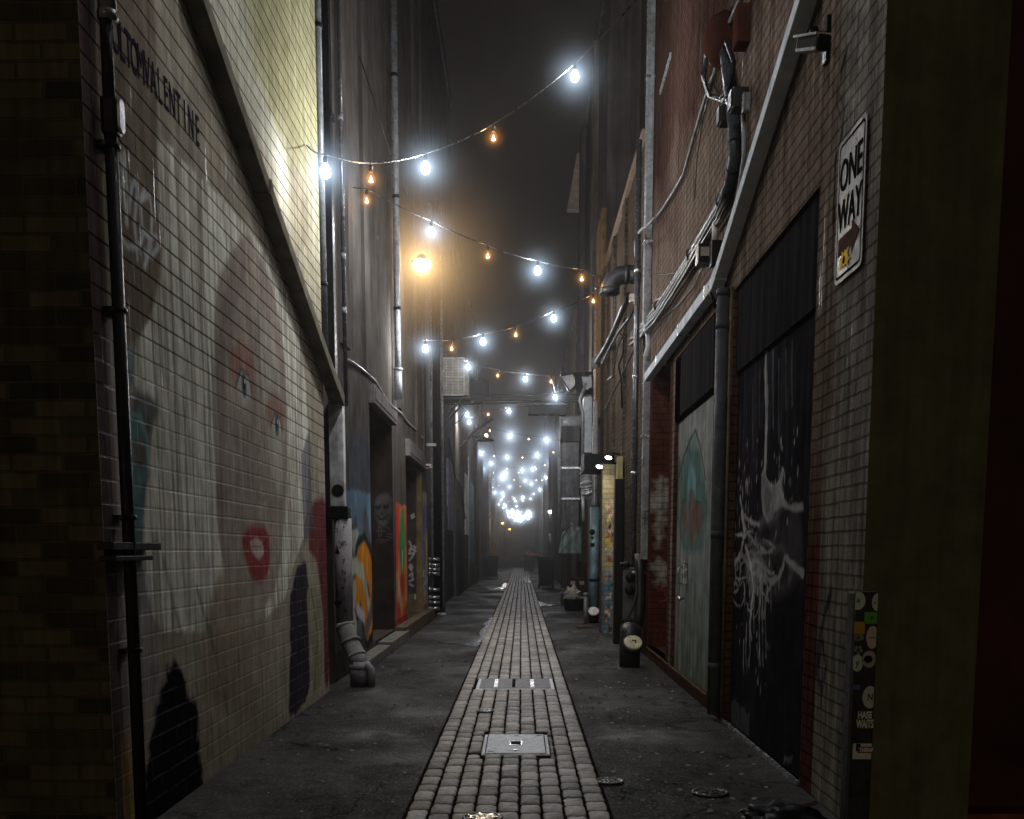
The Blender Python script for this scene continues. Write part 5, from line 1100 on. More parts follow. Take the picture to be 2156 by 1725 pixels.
# tall grey-blue downpipe at the end of the brick building
YT = 15.95; xT = XR - .06
t = thing('downpipe', 'tall blue grey square downpipe at the far end of the reddish brick wall', 'downpipe', (xT, YT, 0))
zo = onY(1355, 700, YT).z; zl = onY(1352, 1178, YT).z
mb = MB(); mb.b2((xT - .055, YT - .05, zo + .12), (xT + .055, YT + .06, 13.4), .008); mb.build('upper_run', m_pipe_grey, t)
mb = MB(); mb.tube([(xT, YT, zo + .16), (xT + .01, YT, zo + .06), (xT + .05, YT, zo - .05), (xT + .05, YT, zo - .2), (xT + .02, YT, zo - .32), (xT + .02, YT, zo - .4)], .06, 12); mb.build('offset_bend', m_pipe_grey, t)
mb = MB(); mb.b2((xT - .035, YT - .05, zl), (xT + .075, YT + .06, zo - .36), .008); mb.build('lower_run', m_pipe_grey, t)
for z in (5.9, 8.1, 3.2): mb = MB(); mb.b2((xT - .062, YT - .06, z - .02), (XR + .02, YT + .07, z + .02), .003); mb.build('strap', m_galv, t)
mb = MB(); mb.text('mbrs', .13, (xT + .02, YT - .052, onY(1352, 1090, YT).z), (0, 0, 1), (-1, 0, 0), sx=.8); mb.build('scrawl', m_letter, t)
t = thing('downpipe', 'black round pipe running close beside the tall blue grey downpipe', 'downpipe', (1.7, 16.3, 0))
qx = onY(1336, 1000, 16.3).x
mb = MB(); mb.tube([(qx, 16.3, .3), (qx, 16.3, 7.4)], .042, 12); mb.build('pipe', mat('gloss_dark_pipe'), t)
for z in (1.3, 2.7, 4.1, 5.6): mb = MB(); mb.lathe([(.05, -.025), (.05, .025)], (qx, 16.3, z), n=12); mb.build('clip', m_galv, t)
# big black vent elbow
t = thing('vent_duct', 'fat black vent elbow poking out beside the tall downpipe, mouth turned down', 'duct', (1.8, 17.0, 5.9))
zc_ = onY(1330, 578, 17.).z; xe = onY(1284, 600, 17.).x
mb = MB(); mb.tube([(1.85, 17., zc_), (xe + .27, 17., zc_)], .135, 20); mb.lathe([(.148, 0), (.148, .05)], (xe + .27, 17, zc_), (-1, 0, 0), 20); mb.build('pipe', m_plastic, t)
mb = MB(); mb.tube([(xe + .25, 17., zc_), (xe + .14, 17., zc_ - .015), (xe + .05, 17, zc_ - .08), (xe, 17, zc_ - .19), (xe, 17, zc_ - .24)], .137, 20, cap=False); mb.build('elbow', m_plastic, t)
mb = MB(); mb.lathe([(.15, 0), (.15, .09), (.135, .09), (.12, .0), (.15, 0)], (xe, 17, zc_ - .29), (0, 0, 1), 20); mb.build('mouth', m_plastic, t)
# cable runs on the brick wall
XW = XR - .05
t = thing('cable_conduit', 'thick dark conduit sweeping down the brick wall with a bundle of cables strapped to it', 'conduit', onX(1440, 560, XW))
path = [onX(x, y, XW) for x, y in ((1528, 112), (1534, 160), (1541, 215), (1546, 270), (1547, 330), (1538, 385), (1520, 425), (1490, 475), (1455, 535), (1420, 590), (1385, 645), (1355, 680), (1330, 702))]
mb = MB(); mb.tube(path, [.055] * 6 + [.05, .045, .04, .036, .034, .03, .026], 12); mb.build('conduit', mat('steel_conduit', (.06, .065, .072), .3, .3, streak=.2), t)
for k in range(6):
    pp = []
    for i, q in enumerate(path[5:]):
        pp.append(q + Vector((-.01 * (k % 3) - .01, .06 * math.sin(i * 1.3 + k) + .03, -.05 - .022 * k - .03 * math.sin(i * .8 + k * 2))))
    mb = MB(); mb.tube(pp, .011 + .003 * (k % 3), 6); mb.build('cable', m_cable, t)
for i in (6, 8, 10): mb = MB(); dd = (path[i + 1] - path[i]).normalized(); mb.lathe([(.062, -.015), (.062, .015)], path[i], dd, 12); mb.build('clip', m_black, t)
for i in (1, 3, 4): mb = MB(); dd = (path[i + 1] - path[i]).normalized(); mb.lathe([(.06, -.008), (.06, .008)], path[i].lerp(path[i + 1], .5), dd, 12); mb.build('clip', m_black, t)
t = thing('junction_box', 'pair of dark junction boxes clamped on the sweeping wall conduit', 'junction box', onX(1545, 215, XW))
for (x, y, sx, sz) in ((1556, 212, .17, .16), (1530, 245, .15, .15)):
    q = onX(x, y, XW - .03); mb = MB(); mb.box(q, (.13, sx, sz), .015); mb.box(q + Vector((-.07, 0, 0)), (.02, sx * .85, sz * .85), .006); mb.build('box', m_pipe_dark, t)
q = onX(1571, 216, XW - .02); mb = MB(); mb.box(q, (.06, .06, .14), .008); mb.build('isolator', m_pipe_grey, t)
mb = MB(); mb.tube([onX(x, y, XW + .02) for x, y in ((1565, 232), (1567, 290), (1567, 330), (1560, 380), (1553, 425), (1552, 440))], .02, 8); tag(mb.build('thin_conduit', mat('pale_conduit', (.17, .175, .18), .35, .2)), 'thin pale conduit dropping from the junction boxes to the raking pipe', 'conduit')
mb = MB(); pts_ = [(1530, 88), (1545, 130), (1537, 185), (1518, 208), (1492, 200), (1480, 160), (1486, 115), (1500, 135), (1520, 108), (1530, 92)]
mb.tube([onX(x, y, XW - .03 + .02 * (i % 2)) for i, (x, y) in enumerate(pts_)], .02, 8); mb.tube([onX(x + 3, y + 5, XW - .05) for x, y in pts_[2:7]], .014, 8); tag(mb.build('cable_coil', m_cable), 'loop of black cable hanging from the rusty vent cowl', 'cable')
t = thing('vent_cowl', 'rusty red round vent cowl high on the brick wall', 'vent', onX(1535, 80, XR))
q = onX(1528, 85, XR - .02); mb = MB(); mb.lathe([(.0, .2), (.12, .19), (.2, .13), (.24, .04), (.22, 0), (.12, -.02)], q + Vector((.02, 0, 0)), (-1, -.1, -.1), 18); mb.build('cowl', mat('rust_red', (.045, .017, .012), .7, 0, bump=.4), t)
q2 = onX(1562, 58, XR - .05); mb = MB(); mb.box(q2, (.12, .2, .3), .02); mb.build('back_box', mat('rust_red'), t)
t = thing('steel_conduit', 'thin steel conduit running from the vent cowl down to the tall downpipe', 'conduit', onX(1440, 380, XW))
mb = MB(); mb.tube([onX(x, y, XW + .02) for x, y in ((1565, -20), (1548, 20), (1530, 60), (1505, 150), (1482, 215), (1460, 290), (1440, 365), (1420, 400), (1395, 440), (1378, 462))], .018, 8); mb.build('upper_length', mat('pale_conduit'), t)
mb = MB(); mb.tube([onX(x, y, XR - .16) for x, y in ((1380, 458), (1366, 472), (1352, 482), (1343, 492), (1338, 510), (1337, 522), (1338, 540))], .02, 8); mb.build('lower_length', mat('pale_conduit'), t)
t = thing('floodlight', 'unlit black floodlight with a square lens beside the bend of the pale pipe', 'floodlight', onX(1490, 540, XR))
q = onX(1485, 538, XR - .12); mb = MB(); mb.box(q, (.16, .2, .17), .012); mb.build('housing', m_black, t)
mb = MB(); mb.box(q + Vector((-.01, -.104, .01)), (.1, .01, .08)); mb.build('lens', mat('lens_glass', (.35, .3, .25), .2), t)
q2 = onX(1507, 535, XR - .06); mb = MB(); mb.box(q2, (.1, .14, .22), .01); mb.build('bracket', m_black, t)
mb = MB(); mb.tube([q2 + Vector((0, .02, .1)), q2 + Vector((-.02, 0, .3)), q2 + Vector((.02, .08, .55))], .012, 6); mb.tube([q2 + Vector((0, 0, -.1)), q2 + Vector((-.06, -.04, -.3)), q2 + Vector((.0, -.06, -.5))], .012, 6); mb.build('lead', m_cable, t)
mb = MB(); mb.tube([q2 + Vector((-.01, .0, .12)), q2 + Vector((-.01, .0, .28))], .03, 8); mb.build('gland', m_white, t)
t = thing('security_camera', 'black security camera on a bracket high by the raking pipe', 'camera', onX(1722, 80, XR))
q = onX(1712, 92, XR - .2); q3 = onX(1745, 78, XR); mb = MB(); mb.bar(q + Vector((-.03, .13, .05)), q + Vector((.03, -.13, -.05)), .085, .085, bev=.02); mb.build('body', m_black, t)
mb = MB(); mb.bar(q + Vector((-.03, .16, .105)), q + Vector((.03, -.12, .0)), .1, .012); mb.build('hood', m_white, t)
mb = MB(); mb.tube([q3, q3 + Vector((-.1, 0, .02)), q + Vector((.0, -.03, .06))], .022, 8); mb.box(q3 + Vector((-.01, 0, -.02)), (.03, .09, .26), .006); mb.build('bracket', m_black, t)
rw = random.Random(5)
for lab, pts_ in (('wire sagging between the vent elbow and the conduit bundle', ((1365, 640), (1400, 622), (1440, 585), (1470, 548))), ('fine wire looping below the conduit bundle on the brick', ((1366, 672), (1395, 668), (1430, 640), (1462, 600), (1480, 560), (1484, 552))), ('wire crossing the brick wall level with the vent elbow', ((1362, 578), (1400, 577), (1450, 572), (1490, 556))), ('thin vertical wire on the brick wall left of the cable coil', ((1500, 170), (1480, 250), (1468, 330), (1462, 420)))):
    mb = MB(); mb.tube([onX(x, y, XR - .015) for x, y in pts_], .006, 6); tag(mb.build('wire', m_cable), lab, 'wire')
mb = MB(); q = onX(1402, 150, XR - .01); mb.bar(onX(1390, 195, XR - .01), onX(1412, 115, XR - .01), .02, .06); tag(mb.build('metal_strip', m_pipe_grey), 'pale slanting metal strip high on the brick wall by the downpipe', 'strip')

# low brick building cables and weatherhead mast
YM = 24.2; xm_ = onY(1253, 800, YM).x
t = thing('service_mast', 'pinkish service mast with a weatherhead where the cables gather', 'mast', (xm_, YM, 0))
mb = MB(); mb.tube([(xm_, YM, onY(1253, 960, YM).z), (xm_, YM, onY(1253, 580, YM).z)], .035, 10); mb.build('pole', m_copper, t)
q = onY(1254, 765, YM); mb = MB(); mb.lathe([(.05, -.12), (.1, -.08), (.1, .06), (.06, .14), (.0, .16)], q, (0, -.3, 1), 12); mb.box(q + Vector((.08, -.05, .1)), (.12, .1, .2), .02); mb.build('weatherhead', mat('pale_conduit'), t)
for z in (4.2, 5.6, 7.2): mb = MB(); mb.lathe([(.045, -.03), (.045, .03)], (xm_, YM, z), n=10); mb.build('clip', m_galv, t)
for lab, w_, pts_ in (('heavy cable bundle falling from the vent elbow to the weatherhead mast', .05, ((1325, 622, 17.2), (1312, 650, 18), (1295, 690, 19.5), (1278, 725, 21), (1262, 752, 23), (1256, 762, 24.1))), ('black cable swagging below the heavy bundle on the low brick building', .02, ((1340, 640, 17), (1325, 670, 17.6), (1305, 695, 18.5), (1285, 730, 20), (1268, 765, 22.5))), ('cable dropping in a long loop down the low brick wall', .018, ((1300, 690, 18.6), (1312, 715, 18.6), (1311, 745, 18.6), (1302, 770, 18.8), (1308, 800, 18.8), (1310, 860, 18.8))), ('thin cable crossing back up toward the grey downpipe', .014, ((1275, 860, 20), (1290, 830, 19), (1310, 790, 18), (1330, 745, 17.2), (1345, 715, 16.6))), ('slack wire hanging between the heavy bundle and the wall pipes', .01, ((1320, 680, 17.3), (1300, 735, 18), (1290, 790, 19), (1278, 800, 20)))):
    mb = MB(); mb.tube([onY(*q) for q in pts_], w_, 8); tag(mb.build('hanging_cable', m_cable), lab, 'cable')
q = onY(1333, 628, 17.1); mb = MB(); mb.box(q, (.12, .1, .12), .01); tag(mb.build('switch_box', m_white), 'small white box under the black vent elbow', 'junction box')
# twin floodlights
for x, y, Y, lab in ((1281, 964, 19.2, 'lit floodlight, the upper and nearer of the twin lights on the right'), (1262, 983, 19.9, 'lit floodlight, the lower and further of the twin lights on the right')):
    q = onY(x, y, Y); t = thing('floodlight', lab, 'floodlight', q)
    mb = MB(); mb.box(q + Vector((.02, .0, .06)), (.17, .12, .04), .01, M=Matrix.Rotation(-.25, 3, 'Y')); mb.tube([q + Vector((.1, 0, .07)), (1.8, Y + .15, q.z + .07)], .018, 8); mb.build('housing', m_black, t)
    mb = MB(); mb.lathe([(0, -.03), (.035, -.02), (.06, 0), (.045, .02)], q, (.2, 0, 1), 14); mb.build('lens', emat('floodlight_glow', (1., .98, .9), 14., clear=True), t)
    lamp('flood_lamp', q + Vector((-.01, 0, -.05)), 11, (1., .95, .78), .06, t, 'SPOT', (.12, .12, -1), 2.7)
mb = MB(); a, b = onY(1230, 990, 21.2), onY(1255, 955, 21.2); mb.b2((a.x, 21.2, a.z), (1.85, 22.4, b.z), .01); tag(mb.build('canopy', m_black), 'dark boxy canopy behind the twin floodlights', 'canopy')
# black post, meter board, hose, capped stub
x0, x1 = onY(1294, 1200, 18).x, onY(1311, 1200, 18).x
mb = MB(); mb.b2((x0, 18, 0), (x1, 18.2, onY(1300, 1008, 18).z), .008); tag(mb.build('steel_post', m_black), 'black square steel post standing before the graffiti pier', 'post')
mb = MB(); mb.b2((onY(1300, 1000, 18.7).x, 18.7, 0), (onY(1311, 1000, 18.7).x, 18.9, onY(1300, 961, 18.7).z), .005); tag(mb.build('timber_post', mat('yellow_timber', (.33, .29, .15), .5, streak=.3)), 'narrow yellow post behind the black steel post', 'post')
YM2 = 16.2
t = thing('gas_meter', 'grey meter board with black pipes at the foot of the tall downpipe', 'meter', onY(1330, 1250, YM2))
a, b = onY(1311, 1305, YM2), onY(1337, 1200, YM2); mb = MB(); mb.b2((a.x, YM2, a.z), (b.x, YM2 + .06, b.z), .006); mb.build('board', mat('grey_board', (.11, .105, .1), .5, dirt=(.05, .05, .05)), t)
for x, y in ((1327, 1216), (1326, 1243)): q = onY(x, y, YM2 - .06); mb = MB(); mb.lathe([(.0, .06), (.07, .05), (.075, 0), (.06, -.03)], q, (0, -1, 0), 14); mb.build('dial', m_black, t)
mb = MB(); q = onY(1320, 1189, YM2); mb.tube([q + Vector((-.1, 0, 0)), q + Vector((.1, 0, 0)), q + Vector((.25, .02, .0))], .035, 10); mb.lathe([(.05, -.03), (.05, .03)], q, (1, 0, 0), 10); mb.build('valve', m_black, t)
mb = MB(); q = onY(1345, 1205, YM2 - .1); mb.box(q, (.2, .1, .04), .01); mb.build('tap', m_galv, t)
hp = [onY(x, y, YM2 - .16 - .02 * i) for i, (x, y) in enumerate(((1341, 1180), (1340, 1205), (1341, 1235), (1338, 1260), (1330, 1285), (1320, 1305), (1313, 1325)))]
t = thing('flexible_hose', 'black ribbed flexible hose curving down in front of the meter board', 'hose', hp[-1])
mb = MB(); dense = []
for a, b in zip(hp[:-1], hp[1:]):
    for i in range(12): dense.append(a.lerp(b, i / 12))
mb.tube(dense, [.022 if i % 2 else .016 for i in range(len(dense))], 8); mb.build('hose', mat('gloss_hose', (.05, .05, .05), .18, .5), t)
mb = MB(); mb.tube([hp[0] + Vector((.04, .05, .1)), hp[1] + Vector((.06, .05, 0)), hp[3] + Vector((.07, .06, 0)), hp[4] + Vector((.12, .06, -.05)), hp[5] + Vector((.16, .06, -.1))], .075, 12); mb.build('sleeve', m_plastic, t)
g = onZ(1316, 1407); q = onY(1333.5, 1352, g.y + .05)
t = thing('drain_stub', 'black drain stub with a tilted cream inspection cap by the red recess', 'drain pipe', (q.x, g.y + .2, 0))
mb = MB(); cx, cyy = q.x - .03, g.y + .22
mb.tube([(cx, cyy, 0), (cx, cyy, .3), (cx + .01, cyy + .03, .42), (cx + .02, cyy + .1, .52)], .14, 20); mb.build('pipe', m_plastic, t)
ax_ = Vector((.05, -.72, .69)).normalized(); mb = MB(); mb.tube([Vector((cx, cyy, .25)), q - ax_ * .03], .115, 20); mb.lathe([(.135, 0), (.135, .06)], q - ax_ * .08, ax_, 20); mb.build('branch', m_plastic, t)
mb = MB(); mb.lathe([(.12, 0), (.122, .02), (.112, .032), (.0, .032)], q - ax_ * .02, ax_, 24, smooth=False); cp = mb.build('cap', m_cream, t)
uu = Vector((1, 0, 0)); vv = ax_.cross(uu).normalized(); q_ = q + ax_ * .0135
mb = MB()
for (u0, v0, u1, v1) in ((-.02, .02, .035, .02), (.03, .02, .03, -.025)): mb.bar(q_ + uu * u0 + vv * v0, q_ + uu * u1 + vv * v1, .014, .006, up=ax_)
mb.build('lifting_tab', m_letter, cp)
# pale blue drainpipe with white cap
g = onZ(1249, 1312); YB = g.y + .1; xB = onY(1251, 1200, YB).x
t = thing('downpipe', 'fat pale blue drainpipe with black stickers and a white cap at its foot', 'downpipe', (xB, YB, 0))
ztp = onY(1251, 1066, YB).z
mb = MB(); mb.tube([(xB, YB, .3), (xB, YB, ztp)], .105, 18); mb.build('pipe', m_teal, t)
mb = MB(); mb.tube([(xB, YB, ztp), (xB, YB, ztp + .12), (xB, YB, ztp + 2.2)], [.118, .07, .055], 14); mb.build('reducer', m_pipe_grey, t)
mb = MB(); mb.lathe([(.12, -.03), (.12, .03)], (xB, YB, onY(1250, 1221, YB).z), n=18); mb.build('clamp', m_black, t)
mb = MB(); mb.tube([(xB, YB, 0), (xB, YB, .32)], .12, 18); q = onY(1250, 1288, YB - .2); mb.tube([(xB, YB, .2), q + Vector((0, .04, -.01))], .1, 16); mb.build('foot', m_plastic, t)
mb = MB(); mb.lathe([(.115, 0), (.115, .03), (.1, .04), (0, .04)], q, (0, -.75, .66), 20, smooth=False); mb.build('cap', m_white, t)
for y, s_ in ((1120, .05), (1132, .03), (1147, .05)):
    a = onY(1247, y, YB - .107); mb = MB(); mb.b2((a.x - s_, a.y - .002, a.z - s_ * .8), (a.x + s_, a.y + .004, a.z + s_ * .8)) if y > 1125 else mb.lathe([(0, 0), (s_ + .01, 0), (s_ + .01, .002), (0, .002)], a, (0, -1, 0), 14); mb.build('sticker', m_letter, t)
g = onZ(1233, 1313); mb = MB(); mb.tube([(g.x, g.y, 0), (g.x, g.y, .6)], .045, 12); mb.lathe([(.06, 0), (.06, .05), (0, .07)], (g.x, g.y, .6), n=12); tag(mb.build('bollard', m_pipe_grey), 'short grey pipe bollard beside the pale blue drainpipe', 'bollard')
# ducts further down the right side
t = thing('metal_duct', 'shiny silver duct elbow dropping into a dark boxy duct on the right wall', 'duct', onY(1198, 890, 33.6))
a, b = onY(1176, 899, 33.4), onY(1221, 876, 33.4); zc_ = (a.z + b.z) / 2
mb = MB(); mb.tube([(a.x + .1, 33.6, zc_ - .02), (a.x + .16, 33.6, zc_), (1.95, 33.6, zc_)], .22, 20); mb.build('elbow', m_foil, t)
q0, q1 = onY(1179, 930, 33.3), onY(1221, 897, 33.3); mb = MB(); mb.b2((q0.x, 33.3, q0.z), (q1.x, 34, q1.z), .02); mb.build('transition', m_dark_render, t)
q0, q1 = onY(1181, 1115, 33.35), onY(1220, 931, 33.35); mb = MB(); mb.b2((q0.x, 33.35, q0.z), (q1.x, 34, q1.z), .015); mb.build('drop_duct', mat('grey_duct', (.1, .1, .105), .4, .4, streak=.4), t)
for y in (985, 1050): z = onY(1200, y, 33.3).z; mb = MB(); mb.b2((q0.x - .03, 33.3, z - .03), (q1.x + .03, 33.36, z + .03), .004); mb.build('flange', m_galv, t)
mb = MB(); mb.tube([(q0.x - .05, 33.2, q0.z + .4), (q0.x - .07, 33.2, q1.z), (q0.x - .03, 33.2, zc_ + .1)], .05, 10); mb.build('side_pipe', m_foil, t)
pts_ = [(1176, 1165), (1180, 1140), (1184, 1122), (1194, 1112), (1200, 1106), (1203, 1098), (1207, 1104), (1209, 1118), (1214, 1108), (1217, 1100), (1222, 1112), (1224, 1165)]
mb = MB(); mb.slab([onY(x, y, 31.6 + .06 * (i % 3)) for i, (x, y) in enumerate(pts_)], (0, 1, 0), .01); tag(mb.build('tarpaulin', mat('teal_tarp', (.17, .22, .21), .5, streak=.5)), 'torn pale teal sheet hanging below the boxy duct', 'tarpaulin')
a, b = onY(1228, 953, 26), onY(1247, 835, 26)
t = thing('duct_cover', 'tall white sheet metal duct cover on the right wall', 'duct', (1.6, 26, a.z)); mb = MB(); mb.b2((a.x, 26, a.z), (b.x, 26.5, b.z), .01); mb.build('panel', mat('white_sheet', (.42, .46, .5), .35, .2, streak=.2), t)
mb = MB(); mb.tube([(a.x - .02, 25.95, a.z - .3), (a.x - .02, 25.95, b.z - .4), (a.x - .1, 25.95, b.z - .1), (a.x + .05, 25.95, b.z + .3)], .035, 10); mb.build('side_pipe', m_foil, t)
t = thing('vent_hood', 'dark vent hood with two pale slanted panes above the white duct cover', 'vent', onY(1215, 810, 27))
for pl in ([(1182, 793), (1206, 788), (1209, 812), (1200, 821)], [(1225, 793), (1245, 795), (1246, 812), (1236, 821), (1228, 812)]):
    mb = MB(); mb.slab([onY(x, y, 26.9) for x, y in pl], (0, 1, 0), .02); mb.build('pane', mat('white_sheet'), t)
mb = MB()
for aa, bb in (((1180, 790), (1248, 786)), ((1180, 792), (1201, 824)), ((1201, 824), (1213, 812)), ((1224, 812), (1234, 826)), ((1246, 822), (1226, 832)), ((1234, 826), (1250, 822))): mb.bar(onY(*aa, 27), onY(*bb, 27), .12, .07)
mb.bar(onY(1216, 788, 27), onY(1219, 822, 27), .2, .18); mb.bar(onY(1220, 820, 27), onY(1250, 826, 27), .12, .16); mb.build('frame', m_black, t)
a, b = onY(1222, 1042, 23.6), onY(1247, 990, 23.6)
t = thing('flexible_duct', 'crinkled silver foil duct bulging from the right wall under the canopy', 'duct', ((a.x + b.x) / 2, 23.8, a.z))
mb = MB(); xm2 = (a.x + b.x) / 2 + .02; pp = [(xm2, 23.9, b.z + .1), (xm2, 23.85, b.z - .15), (xm2, 23.8, (a.z + b.z) / 2), (xm2 + .03, 23.85, a.z + .12), (xm2 + .12, 23.95, a.z + .02)]
dense = []
for k in range(len(pp) - 1):
    for i in range(6): dense.append(Vector(pp[k]).lerp(Vector(pp[k + 1]), i / 6))
mb.tube(dense, [.15 + .02 * (-1) ** i + random.uniform(-.015, .015) for i in range(len(dense))], 14, smooth=False); mb.build('duct', m_foil, t)
mb = MB(); mb.tube([(xm2 - .08, 23.9, a.z + .05), (xm2 - .05, 23.9, a.z - .55)], .04, 8); mb.build('drain', m_foil, t)
q = onY(1158, 1090, 66); t = thing('lamp_pole', 'pale thin pole on the right wall carrying the small white lamp', 'pole', (q.x, 66, 0)); mb = MB(); mb.tube([(q.x, 66.1, 1.2), (q.x, 66.1, 6.2)], .06, 10); mb.build('pole', m_white_pipe, t); mb = MB(); mb.tube([(q.x, 66.05, 2.6), (q.x + .05, 66.05, 2.2), (q.x + .35, 66.05, 1.4)], .1, 8); mb.build('spout', m_white_pipe, t)

# ================================================================== BINS, CRATES
def bin_(x, y, w_, dp, h_, label, bag=None):
    t = thing('wheelie_bin', label, 'bin', (x, y, 0), 'wheelie bins')
    k = .08 * w_
    mb = MB(); mb.hexa([(x - w_ / 2 + k, y - dp / 2 + k, .06), (x + w_ / 2 - k, y - dp / 2 + k, .06), (x + w_ / 2 - k, y + dp / 2 - k, .06), (x - w_ / 2 + k, y + dp / 2 - k, .06), (x - w_ / 2, y - dp / 2, h_), (x + w_ / 2, y - dp / 2, h_), (x + w_ / 2, y + dp / 2, h_), (x - w_ / 2, y + dp / 2, h_)]); mb.b2((x - w_ / 2 - .02, y - dp / 2 - .02, h_ - .08), (x + w_ / 2 + .02, y - dp / 2 + .02, h_), .008); mb.build('body', m_plastic, t)
    mb = MB(); mb.hexa([(x - w_ / 2 - .03, y - dp / 2 - .04, h_ + .002), (x + w_ / 2 + .03, y - dp / 2 - .04, h_ + .002), (x + w_ / 2 + .03, y + dp / 2, h_ + .002), (x - w_ / 2 - .03, y + dp / 2, h_ + .002), (x - w_ / 2 + .05, y - dp / 2 + .06, h_ + .09), (x + w_ / 2 - .05, y - dp / 2 + .06, h_ + .09), (x + w_ / 2, y + dp / 2, h_ + .12), (x - w_ / 2, y + dp / 2, h_ + .12)]); mb.build('lid', mat('bin_lid', (.05, .055, .06), .3), t)
    for sx in (-1, 1): mb = MB(); mb.lathe([(0, -.03), (.1, -.03), (.1, .03), (0, .03)], (x + sx * (w_ / 2 - k), y + dp / 2 - .05, .1), (1, 0, 0), 14); mb.build('wheel', m_letter, t)
    mb = MB(); mb.tube([(x - w_ / 2 + .06, y + dp / 2 + .06, h_ + .02), (x + w_ / 2 - .06, y + dp / 2 + .06, h_ + .02)], .018, 8); mb.build('handle', m_plastic, t)
    if bag:
        mb = MB(); bm = bmesh.new(); bmesh.ops.create_icosphere(bm, subdivisions=3, radius=1); r_ = random.Random(int(y))
        ph = [r_.uniform(0, 6) for _ in range(6)]
        vs = [(x + v.co.x * w_ * .42 * (1 + .12 * math.sin(7 * v.co.y + ph[0])) , y + v.co.y * dp * .4, h_ + .18 + v.co.z * .22 * (1 + .2 * math.sin(6 * v.co.x + ph[1]))) for v in bm.verts]; mb.add(vs, [[v.index for v in f.verts] for f in bm.faces], smooth=True); bm.free()
        tag(mb.build('rubbish_bag', bag), 'rubbish bag lying on top of the ' + ('furthest bin' if y > 70 else 'right wheelie bin'), 'bag')
    return t
bin_(1.06, 46.3, .72, .75, 1.18, 'black wheelie bin on the right side, nearest bin, lid edge shining', None)
bin_(-1.74, 62.6, .78, .75, 1.15, 'black wheelie bin against the left side', None)
bin_(.55, 82, .8, .8, 1.1, 'dark overfilled bin far down on the right edge of the paver strip', m_plastic)
mb = MB(); q = onY(1121, 1167, 80); mb.box(q, (.9, .6, .12), .02); tag(mb.build('cardboard_box', m_orange), 'flattened orange carton laid across the furthest bin', 'carton')
mb = MB(); q = onY(1041, 1158, 75); mb.box(q, (.28, .05, .9), .01); tag(mb.build('warning_board', mat('orange_board', (.45, .13, .03), .5)), 'orange board leaning on the left wall behind the wheelie bin', 'board')
def crate(x, y, z, w_, h_, label, m_, group='crates heaped by the right wall'):
    t = thing('crate', label, 'crate', (x, y, z), group)
    mb = MB(); th_ = .03
    for sx in (-1, 1): mb.b2((x + sx * w_ / 2 - th_ / 2, y - w_ / 2, z), (x + sx * w_ / 2 + th_ / 2, y + w_ / 2, z + h_), .005)
    for sy_ in (-1, 1): mb.b2((x - w_ / 2 + th_ / 2 + .001, y + sy_ * w_ / 2 - th_ / 2, z), (x + w_ / 2 - th_ / 2 - .001, y + sy_ * w_ / 2 + th_ / 2, z + h_ * .98), .005)
    mb.b2((x - w_ / 2 + .016, y - w_ / 2 + .016, z + .003), (x + w_ / 2 - .016, y + w_ / 2 - .016, z + .03)); mb.build('shell', m_, t)
    for q in (-.25, .25): mb = MB(); mb.b2((x + q * w_ - .06, y - w_ / 2 - .02, z + h_ * .55), (x + q * w_ + .06, y - w_ / 2 - .014, z + h_ * .8)); mb.build('label_patch', mat('grey_label', (.3, .29, .28), .5), t)
    return t
crate(1.5, 29.2, 0, .5, .42, 'black plastic crate on the ground by the right wall, under the crate with grey labels', m_plastic)
crate(1.5, 29.2, .43, .48, .4, 'dark crate with two grey labels stacked on the black crate', mat('brown_crate', (.04, .03, .025), .5))
crate(1.36, 30.6, 0, .46, .36, 'low dark crate behind the stacked pair, toward the alley middle', m_plastic)
t = thing('tub', 'wide black tub holding pale wrappings in front of the crates', 'tub', (1.38, 28.2, 0)); mb = MB(); mb.lathe([(.18, 0), (.24, .02), (.28, .3), (.3, .31), (.26, .3), (.2, .05), (0, .05)], (1.38, 28.2, 0), n=18); mb.build('bowl', m_plastic, t)
mb = MB(); bm = bmesh.new(); bmesh.ops.create_icosphere(bm, subdivisions=3, radius=1)
mb.add([(1.33 + v.co.x * .2 * (1 + .25 * math.sin(9 * v.co.z + 3 * v.co.y)), 28.2 + v.co.y * .18, .42 + v.co.z * .22 * (1 + .25 * math.sin(8 * v.co.x))) for v in bm.verts], [[v.index for v in f.verts] for f in bm.faces], smooth=False); bm.free(); tag(mb.build('plastic_bag', mat('pale_bag', (.38, .36, .32), .4)), 'crumpled pale plastic bag stuffed in the black tub', 'bag')
mb = MB(); mb.b2((1.66, 30.2, 0), (1.9, 32.5, 1.25), .03); tag(mb.build('cabinet', m_brown_door), 'dark brown cabinet against the right wall behind the crates', 'cabinet')

